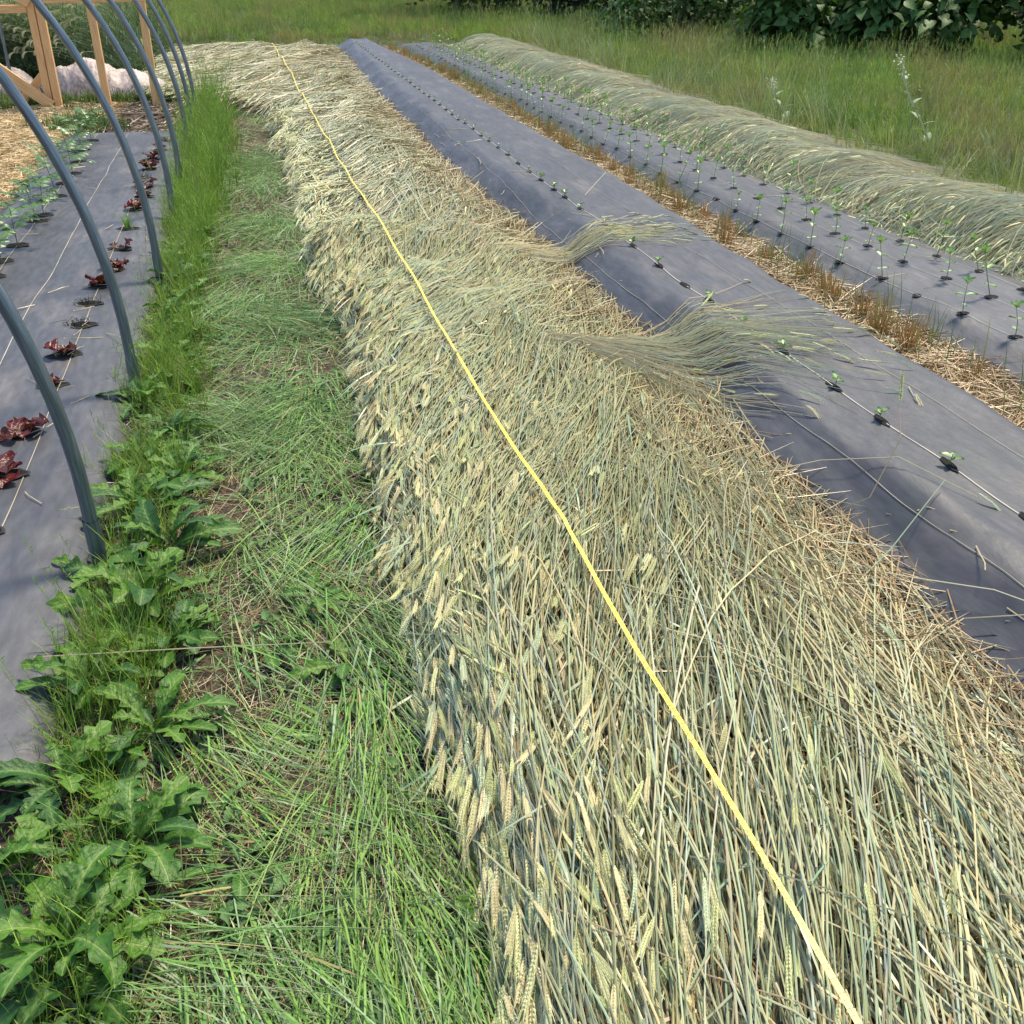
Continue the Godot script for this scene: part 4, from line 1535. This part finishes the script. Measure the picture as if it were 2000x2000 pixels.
func hole_mesh(rx: float, rz: float, seed_: int) -> ArrayMesh:
	# a burnt opening: dark soil sunk in it and a curled charred rim
	var keep := rng.state
	rng.seed = seed_
	var g := Geo.new()
	var n := 16
	var soil := Color(0.014, 0.012, 0.010)
	for k in n:
		var a := TAU * k / n
		var b := TAU * (k + 1) / n
		var pa := Vector3(cos(a) * rx, 0.004, sin(a) * rz) * (1.0 + 0.1 * sin(k * 2.1))
		var pb := Vector3(cos(b) * rx, 0.004, sin(b) * rz) * (1.0 + 0.1 * sin((k + 1) % n * 2.1))
		pa.y = 0.004; pb.y = 0.004
		g.tri(Vector3(0, 0.0045, 0), pa, pb, soil)
		var up := Vector3(0, 0.006, 0)
		g.quad(pa, pb, pb * 1.06 + up * 0.3, pa * 1.06 + up * 0.3, Color(0.02, 0.02, 0.022))
		g.quad(pa * 1.06 + up * 0.3, pb * 1.06 + up * 0.3, pb * 1.2 - Vector3(0, 0.001, 0), pa * 1.2 - Vector3(0, 0.001, 0), Color(0.035, 0.035, 0.042))
	rng.state = keep
	return g.mesh(M["char"])

func seedling(H: float, tone: Color, detailed: bool, seed_: int) -> Node3D:
	rng.seed = seed_
	var t := Node3D.new()
	var g := Geo.new()
	var lean := Vector3(gauss(0.12), 1, gauss(0.12)).normalized()
	var stemc := Color(0.10, 0.15, 0.06)
	g.stalk(PackedVector3Array([Vector3(0, -0.01, 0), lean * H * 0.5 + Vector3(gauss(0.004), 0, 0), lean * H]), 0.0021, 0.0014, PackedColorArray([stemc, stemc, tone]), 5)
	part("stem", g.mesh(M["stem"]), t)
	var big := small_leaf(0.045, 0.019, tone)
	var mid := small_leaf(0.036, 0.017, dim(tone, 1.1))
	var lvls := [[0.28, 2, 0.1, mid], [0.62, 2, 0.25, big], [0.97, 4, 0.75, big], [1.0, 2, 1.1, mid]]
	var a0 := rf(0, TAU)
	for lv in lvls:
		a0 += PI / 2
		for k in int(lv[1]):
			var b := Basis(Vector3.UP, a0 + TAU * k / lv[1] + rf(-0.2, 0.2)) * Basis(Vector3(1, 0, 0), -lv[2] + gauss(0.15))
			part("leaf", lv[3], t, Transform3D(b.scaled(Vector3.ONE * rf(0.8, 1.15)), lean * H * lv[0]))
	return t

func make_bed_plants() -> void:
	var hole := hole_mesh(0.027, 0.021, 1)
	var protos := []
	for k in 6:
		protos.append(seedling(rf(0.13, 0.2), [Color(0.15, 0.30, 0.07), Color(0.20, 0.36, 0.10), Color(0.22, 0.38, 0.16)][k % 3], true, 500 + k))
	rng.seed = 555
	var bed2 := get_node("fabric_bed2")
	var rows := ["stubble-side row", "middle row", "ridge-side row"]
	var first := [-3.60, -3.80, -3.52]
	for r in 3:
		var z: float = first[r]
		var i := 0
		while z > -21.0:
			i += 1
			var x := along(B2ROW, z) + 0.29 * r + gauss(0.008)
			var y := bed_h(2, x, z)
			part("planting_hole", hole, bed2, Transform3D(Basis(Vector3.UP, rf(0, TAU)).scaled(Vector3(rf(0.85, 1.2), 1, rf(0.85, 1.2))), Vector3(x, y, z)))
			if rng.randf() < 0.95:
				var o: Node3D = protos[rng.randi() % 6].duplicate()
				o.name = "zinnia_seedling"
				add_child(o, true)
				o.transform = Transform3D(Basis(Vector3.UP, rf(0, TAU)).scaled(Vector3.ONE * rf(0.8, 1.3)), Vector3(x, y, z))
				tag(o, "far-fabric seedling, %s from near end, %s" % [ordinal(i), rows[r]], "seedling", "seedlings on the far fabric bed")
			z -= 0.368 + gauss(0.012)
	# small seedlings in slits on the middle bed
	var slit := hole_mesh(0.013, 0.05, 2)
	var bed1 := get_node("fabric_bed")
	var zs := [-1.95, -2.29, -2.69, -3.09, -3.43, -3.85, -4.22, -4.6, -4.9, -5.27, -5.68, -6.2, -6.7, -7.07, -7.34]
	while zs[-1] > -20.5: zs.append(zs[-1] - 0.36)
	for i in zs.size():
		var z: float = zs[i]
		var x := along(B1ROW, z)
		var y := bed_h(1, x, z)
		part("planting_slit", slit, bed1, Transform3D(Basis(Vector3.UP, gauss(0.1)), Vector3(x, y, z)))
		if i in [1, 8]: continue
		var t := thing("sprout", Vector3(x + gauss(0.006), y, z + gauss(0.01)), "tiny green sprout in a slit of the middle fabric, %s from the near end" % ordinal(i + 1), "seedling", "sprouts along the middle fabric")
		var sc := rf(0.85, 1.3) * (1.0 if z > -8.0 else 0.6)
		var g := Geo.new()
		var sc0 := Color(0.10, 0.17, 0.06)
		g.stalk(PackedVector3Array([Vector3(0, -0.01, 0), Vector3(0, 0.02, 0), Vector3(0.004, 0.045 * sc, 0)]), 0.002, 0.0015, PackedColorArray([sc0, sc0, sc0]))
		part("stem", g.mesh(M["stem"]), t)
		var a0 := rf(0, TAU)
		for k in 4:
			var lm := small_leaf(0.038, 0.024, [Color(0.10, 0.22, 0.06), Color(0.16, 0.28, 0.10)][k % 2])
			part("leaf", lm, t, Transform3D((Basis(Vector3.UP, a0 + k * PI / 2 + rf(-0.3, 0.3)) * Basis(Vector3(1, 0, 0), -0.5 + gauss(0.2))).scaled(Vector3.ONE * sc * rf(0.75, 1.1)), Vector3(0, 0.022 + 0.012 * (k / 2), 0)))
	# lettuce line
	var bed0 := get_node("fabric_bed3")
	var hole0 := hole_mesh(0.06, 0.05, 3)
	var lz := [[-1.0, -3.15, 2], [-1.0, -3.58, 2], [-1.0, -3.96, 2], [-0.96, -4.45, 1], [-0.96, -4.83, 3], [-0.95, -5.25, 0], [-0.95, -5.62, 0], [-0.93, -5.99, 2], [-0.88, -6.29, 2], [-0.89, -6.76, 1], [-0.89, -7.3, 4], [-0.87, -7.9, 2], [-0.86, -8.35, 2], [-0.88, -8.73, 2], [-0.92, -9.1, 0], [-0.9, -9.49, 2], [-0.88, -9.9, 2], [-0.86, -10.4, 1], [-0.84, -10.9, 0]]
	lz.sort_custom(func(a, b): return a[1] > b[1])
	var red := [Color(0.085, 0.012, 0.012), Color(0.13, 0.016, 0.02), Color(0.10, 0.022, 0.012)]
	var lets := []
	for k in 6:
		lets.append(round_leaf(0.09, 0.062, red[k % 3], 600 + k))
	rng.seed = 606
	var ci := 0
	for q in lz:
		var x: float = q[0]
		var z: float = q[1]
		var y := bed_h(0, x, z)
		part("planting_hole", hole0, bed0, Transform3D(Basis(Vector3.UP, rf(0, TAU)).scaled(Vector3(rf(0.9, 1.3), 1, rf(0.7, 1.0))), Vector3(x, y, z)))
		ci += 1
		var n: int = [0, 3, 5, 4, 0][q[2]]
		if n:
			var t := thing("lettuce_plant", Vector3(x, y + 0.004, z), "dark red lettuce on the dusty fabric, %s planting place from the near end" % ordinal(ci), "lettuce", "red lettuces in the tunnel bed")
			for k in n:
				var s := rf(0.6, 1.1) * (0.8 if n == 3 else 1.0)
				var b := Basis(Vector3.UP, TAU * k / n + rf(-0.4, 0.4)) * Basis(Vector3(1, 0, 0), -rf(0.1, 0.75))
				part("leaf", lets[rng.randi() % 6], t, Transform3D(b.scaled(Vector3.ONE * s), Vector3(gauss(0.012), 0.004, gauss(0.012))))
		elif q[2] == 4:
			var t := thing("grass_sprig", Vector3(x, y, z), "bright green grass sprig growing in a hole of the lettuce line", "grass sprig")
			part("blades", tuft_mesh(22, 0.14, 0.03, 0.006, M["grass"], 0, 160, 0.9), t).material_override = null
			for c in t.get_children():
				c.mesh = tuft_green()
		else:
			var t := thing("withered_plug", Vector3(x, y, z), "charred withered plant plug in the lettuce line, %s planting place from the near end" % ordinal(ci), "dead plant", "dead plugs in the tunnel bed")
			var g := Geo.new()
			for k in 26:
				var a := rf(0, TAU)
				var at := Vector3(cos(a) * rf(0, 0.07), 0.004, sin(a) * rf(0, 0.03))
				g.stalk(PackedVector3Array([at, at + Vector3(gauss(0.012), rf(0.01, 0.03), gauss(0.01)), at + Vector3(gauss(0.02), rf(0.015, 0.045), gauss(0.015))]), 0.0018, 0.0008, PackedColorArray([Color(0.02, 0.02, 0.02), Color(0.03, 0.028, 0.025), Color(0.05, 0.045, 0.04)]))
			part("dry_twigs", g.mesh(M["char"]), t)
		# a pinch of straw by each hole
		if q[2] != 4 and rng.randf() < 0.7:
			for k in 4: loose_straw(Vector3(x + rf(-0.1, 0.05), y + 0.008, z + rf(-0.02, 0.08)), rf(0, TAU), rf(0.04, 0.12), Color(0.52, 0.42, 0.25), "%s short straw beside the %s planting place of the lettuce line" % [["palest", "second", "third", "last"][k], ordinal(ci)], "straws round the lettuce holes")
	# tomato line
	var tz := [[-1.54, -6.3], [-1.55, -6.62], [-1.52, -6.98], [-1.51, -7.67], [-1.5, -7.85], [-1.49, -8.47], [-1.5, -8.95], [-1.5, -9.41], [-1.53, -10.0], [-1.55, -10.55], [-1.54, -11.1], [-1.55, -5.6]]
	tz.sort_custom(func(a, b): return a[1] > b[1])
	rng.seed = 707
	for i in tz.size():
		var x: float = tz[i][0]
		var z: float = tz[i][1]
		var y := bed_h(0, x, z)
		part("planting_hole", hole0, bed0, Transform3D(Basis(), Vector3(x, y, z)))
		var t := thing("tomato_plant", Vector3(x, y, z), "small leafy tomato plant on the dusty fabric, %s from the near end" % ordinal(i + 1), "tomato plant", "young tomato plants in the tunnel bed")
		var H := rf(0.2, 0.34)
		var lean := Vector3(gauss(0.12), 1, gauss(0.12)).normalized()
		var g := Geo.new()
		var sc0 := Color(0.10, 0.15, 0.06)
		g.stalk(PackedVector3Array([Vector3(0, -0.01, 0), lean * H * 0.5, lean * H]), 0.0035, 0.002, PackedColorArray([sc0, sc0, sc0]), 5)
		part("stem", g.mesh(M["stem"]), t)
		for k in 8:
			var s := 0.25 + 0.75 * k / 7.0
			part("leaf", compound_leaf(800 + k % 3), t, Transform3D((Basis(Vector3.UP, k * 2.4 + rf(-0.3, 0.3)) * Basis(Vector3(1, 0, 0), -0.5 + gauss(0.2))).scaled(Vector3.ONE * rf(1.0, 1.5)), lean * H * s))

var store := {}
func tuft_green() -> ArrayMesh:
	if not store.has("tuft"):
		var g := Geo.new()
		for k in 26:
			var a := rf(0, TAU)
			var to := Vector3(cos(a), 0, sin(a))
			add_blade(g, to * rf(0, 0.02), (Vector3.UP + to * 0.3).normalized(), to, rf(0.07, 0.15), 0.006, rf(0.2, 0.9), 4, Color(0.1, 0.2, 0.04), Color(0.16, 0.3, 0.06))
		store["tuft"] = g.mesh(M["grass"])
	return store["tuft"]

func compound_leaf(seed_: int) -> ArrayMesh:
	if store.has(seed_): return store[seed_]
	var keep := rng.state
	rng.seed = seed_
	var g := Geo.new()
	var c := mixc(Color(0.06, 0.13, 0.04), Color(0.11, 0.20, 0.065), rng.randf())
	var p := PackedVector3Array()
	var cs := PackedColorArray()
	for i in 5:
		var t := i / 4.0
		p.append(Vector3(0, 0.03 * t - 0.06 * t * t, 0.13 * t))
		cs.append(c)
	g.stalk(p, 0.0014, 0.0008, cs)
	for i in range(1, 5):
		for s in [-1.0, 1.0]:
			var d := Vector3(s * 0.9, -0.1, 0.5).normalized() if i < 4 else Vector3(s * 0.3, -0.2, 1).normalized()
			add_blade(g, p[i], d, Vector3(0, -1, 0), rf(0.035, 0.055), 0.024, 0.7, 3, c, dim(c, 1.2), 0.15)
	rng.state = keep
	store[seed_] = g.mesh(M["leafy"])
	return store[seed_]

func round_leaf(L: float, W: float, col: Color, seed_: int) -> ArrayMesh:
	var keep := rng.state
	rng.seed = seed_
	var p := []
	var c := []
	var u := []
	var ph := rf(0, 9)
	for i in 13:
		var t := i / 12.0
		var w := W * (0.16 + 0.84 * ss(0.08, 0.62, t)) * sqrt(maxf(0.0, 1.0 - pow(maxf(0.0, (t - 0.55) / 0.46), 2.2)))
		var row := PackedVector3Array()
		var cr := PackedColorArray()
		var ur := PackedVector2Array()
		for j in 9:
			var s := (j - 4) / 4.0
			var ruf := 0.012 * s * s * sin(t * 16.0 + ph + s * 2.0) + 0.006 * sin(t * 9.0 + s * 5.0 + ph)
			row.append(Vector3(s * w, 0.35 * w * s * s + ruf * ss(0.2, 0.6, t) + 0.3 * L * t - 0.45 * L * t * t, L * t))
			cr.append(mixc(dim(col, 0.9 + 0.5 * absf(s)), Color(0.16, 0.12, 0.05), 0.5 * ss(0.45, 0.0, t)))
			ur.append(Vector2(j / 8.0, t))
		p.append(row); c.append(cr); u.append(ur)
	rng.state = keep
	return grid_mesh(p, u, c, M["lettuce"])

# ------------------------------------------------------------------ tape
func tape_texture() -> ImageTexture:
	var glyph := {"0": [14, 17, 17, 17, 17, 17, 14], "1": [4, 12, 4, 4, 4, 4, 14], "2": [14, 17, 1, 6, 8, 16, 31], "3": [14, 17, 1, 6, 1, 17, 14], "4": [2, 6, 10, 18, 31, 2, 2], "5": [31, 16, 30, 1, 1, 17, 14], "6": [6, 8, 16, 30, 17, 17, 14], "7": [31, 1, 2, 4, 4, 8, 8], "8": [14, 17, 17, 14, 17, 17, 14], "9": [14, 17, 17, 15, 1, 2, 12]}
	var W := 48
	var C := 88
	var H := C * 10
	var im := Image.create(W, H, false, Image.FORMAT_RGB8)
	var f := FastNoiseLite.new()
	f.frequency = 0.03
	for y in H:
		for x in W:
			var k := 1.0 + 0.05 * f.get_noise_2d(x, y)
			im.set_pixel(x, y, Color(0.93 * k, 0.83 * k, 0.33 * k))
	var ink := Color(0.06, 0.05, 0.03)
	var redc := Color(0.78, 0.22, 0.12)
	# image rows run from the far end towards the camera: 9 down to 1, then a red pair
	for cell in 10:
		var y0 := cell * C
		im.fill_rect(Rect2i(0, y0, W, 6), ink)
		im.fill_rect(Rect2i(0, y0 + C / 2, 16, 5), ink)
		im.fill_rect(Rect2i(0, y0 + C / 4, 8, 2), ink)
		im.fill_rect(Rect2i(0, y0 + C * 3 / 4, 8, 2), ink)
		var marks := [str(9 - cell)] if cell < 9 else ["8", "5"]
		for m in marks.size():
			var rows: Array = glyph[marks[m]]
			for r in 7:
				for b in 5:
					if int(rows[r]) >> (4 - b) & 1:
						im.fill_rect(Rect2i(10 + b * 6, y0 + 11 + m * 39 + r * 5, 6, 5), ink if cell < 9 else redc)
	return ImageTexture.create_from_image(im)

func make_tape() -> void:
	var m := StandardMaterial3D.new()
	m.albedo_texture = tape_texture()
	m.roughness = 0.45
	m.cull_mode = BaseMaterial3D.CULL_DISABLED
	var tab := [Vector2(0.5, 0.785), Vector2(-0.92, 0.782), Vector2(-1.22, 0.778), Vector2(-1.71, 0.772), Vector2(-2.36, 0.772), Vector2(-2.96, 0.765), Vector2(-4.18, 0.722), Vector2(-7.61, 0.69), Vector2(-9.84, 0.64), Vector2(-21.4, 0.50)]
	var p := []
	var u := []
	var z := -21.4
	var run := 0.0
	var last := Vector3.ZERO
	var ys := PackedFloat32Array()
	while z < 0.4:
		var y := 0.0
		for k in range(-3, 4): y = maxf(y, mat_h(along(tab, z) , z + k * 0.05) * (1.0 - 0.04 * absf(k)))
		ys.append(y)
		z += 0.06
	z = -21.4
	var i := 0
	while z < 0.4:
		var x := (along(tab, z - 0.25) + along(tab, z) + along(tab, z + 0.25)) / 3.0
		var y := 0.0
		for k in range(-5, 6): y += ys[clampi(i + k, 0, ys.size() - 1)] / 11.0
		y = maxf(y, ys[i] - 0.012) + 0.046
		var c := Vector3(x, y, z)
		if i: run += c.distance_to(last)
		last = c
		var tilt := 0.25 * n2(z * 90.0, 500.0)
		var side := Vector3(cos(tilt), sin(tilt), 0) * (0.0060 if z > -4.0 else 0.0054)
		var v := run / 0.2743
		p.append(PackedVector3Array([c - side, c + side]))
		u.append(PackedVector2Array([Vector2(0, v), Vector2(1, v)]))
		z += 0.06
		i += 1
	var o := part("measuring_tape", grid_mesh(p, u, [], m), self)
	tag(o, "long yellow measuring tape stretched along the flattened rye swath", "tape measure")

# ------------------------------------------------------------------ loose stalks
func loose_straw(at: Vector3, a: float, L: float, c: Color, label: String, group: String) -> void:
	var key := "bit%d" % (rng.randi() % 5)
	if not store.has(key):
		var g := Geo.new()
		var b := gauss(0.1)
		g.stalk(PackedVector3Array([Vector3(0, 0, 0), Vector3(b * 0.4, 0.35, 0.0), Vector3(b, 0.7, 0.01), Vector3(b * 0.5, 1, 0)]), 0.02, 0.016, PackedColorArray([dim(c, 0.9), c, c, dim(c, 1.1)]), 4)
		store[key] = g.mesh(M["straw"])
	var w := 0.0022 / 0.02
	var o := part("loose_straw", store[key], self, Transform3D(bas(Vector3(sin(a), 0.03, cos(a)), Vector3.UP, w * L * 6.0 if L < 0.12 else w, L, w), at))
	tag(o, label, "straw", group)

func loose_stalk(pts: Array, label: String, kind: float, ear: bool) -> void:
	var t := thing("fallen_stalk", Vector3.ZERO, label, "rye stalk")
	var g := Geo.new()
	var p := PackedVector3Array(pts)
	g.stalk(p, 0.0024, 0.0015, stem_colours(p.size(), kind), 4)
	part("stem", g.mesh(M["straw"]), t)
	if ear: part("rye_ear", ear_tinted(int(kind * 10)), t, ear_at(p, 1.05))

func on1(x: float, z: float, lift: float) -> Vector3:
	return Vector3(x, bed_h(1, x, z) + lift, z)

func make_loose() -> void:
	rng.seed = 808
	rye_tuft("rye_bundle", Vector2(1.36, -4.28), 66.0, 1.0, 300, 21.0, "thick bundle of rye splayed across the middle fabric bed, closer to the camera", 1)
	rye_tuft("rye_bundle", Vector2(1.45, -5.85), 106.0, 0.9, 110, 6.0, "thin sheaf of rye bent across the middle fabric bed, farther away", 1)
	# long single stalks over the fabric edge
	loose_stalk([on1(1.55, -3.0, 0.03), on1(1.8, -2.9, 0.05), on1(1.98, -2.72, 0.03), on1(2.1, -2.45, 0.015)], "pale rye stalk with an ear reaching over the fabric's dark side slope", 0.7, true)
	loose_stalk([on1(1.55, -2.62, 0.03), on1(1.78, -2.55, 0.12), on1(1.9, -2.62, 0.2), on1(1.93, -2.7, 0.24)], "upright rye ear on a bent stalk at the fabric edge", 0.9, true)
	loose_stalk([on1(1.58, -2.4, 0.03), on1(1.74, -2.2, 0.05), on1(1.84, -2.0, 0.05), on1(1.9, -1.85, 0.02)], "kinked bare stalk lying on the dark fabric slope near the camera", 0.8, false)
	loose_stalk([on1(1.5, -1.9, 0.02), on1(1.72, -1.95, 0.08), on1(1.92, -1.78, 0.05), on1(1.96, -1.7, 0.01)], "angular dry stalk standing off the fabric edge close to the camera", 1.0, false)
	loose_stalk([on1(1.5, -2.2, 0.03), on1(1.75, -2.35, 0.07), on1(2.02, -2.52, 0.04)], "green grass stalk crossing the fabric slope", 0.0, false)
	loose_stalk([on1(1.5, -6.3, 0.03), on1(1.75, -6.5, 0.1), on1(2.0, -6.4, 0.14), on1(2.3, -6.9, 0.2)], "long kinked stalk arching over the far part of the middle fabric", 0.6, false)
	loose_stalk([on1(1.45, -8.0, 0.03), on1(1.7, -8.1, 0.12), on1(1.85, -7.9, 0.15), on1(1.95, -7.7, 0.03)], "bent stalk over the fabric edge well up the middle bed", 0.6, false)
	loose_stalk([on1(2.42, -3.35, 0.008), on1(2.40, -3.30, 0.008), on1(2.38, -3.25, 0.008)], "single rye ear lying on the middle fabric near the sprouts", 0.3, true)
	loose_stalk([Vector3(-0.72, 0.06, -2.42), Vector3(-0.3, 0.09, -2.32), Vector3(0.05, 0.10, -2.25), Vector3(0.4, 0.17, -2.62)], "long pale stalk lying across the mown path from fabric to rye", 0.75, false)
	var zs := []
	for i in 70: zs.append(-1.6 - 9.0 * rng.randf())
	zs.sort_custom(func(a, b): return a > b)
	for i in 70:
		var z: float = zs[i]
		var x := along(B1L, z) + rf(0.0, 0.3)
		var a := rf(-0.6, 1.9)
		loose_straw(on1(x, z, 0.006), a, rf(0.06, 0.3), Color(0.5, 0.42, 0.27), "dry straw on the rye side of the middle fabric, %s from near end" % ordinal(i + 1), "straws fallen on the middle fabric")
	zs = []
	for i in 26: zs.append(-2.6 - 8.0 * rng.randf())
	zs.sort_custom(func(a, b): return a > b)
	for i in 26:
		var z: float = zs[i]
		var x := rf(-1.45, -0.75)
		loose_straw(Vector3(x, bed_h(0, x, z) + 0.006, z), rf(0, TAU), rf(0.04, 0.2), Color(0.5, 0.4, 0.25), "dry straw scattered on the dusty lettuce fabric, %s from near end" % ordinal(i + 1), "straws scattered on the tunnel fabric")
	zs = []
	for i in 22: zs.append(-3.6 - 6.0 * rng.randf())
	zs.sort_custom(func(a, b): return a > b)
	for i in 22:
		var z: float = zs[i]
		var x := along(B2ROW, z) + rf(0.0, 0.8)
		loose_straw(Vector3(x, bed_h(2, x, z) + 0.006, z), rf(0.4, 2.2), rf(0.06, 0.2), Color(0.55, 0.49, 0.33), "pale straw among the far-fabric seedling rows, %s from near end" % ordinal(i + 1), "straws on the far fabric")
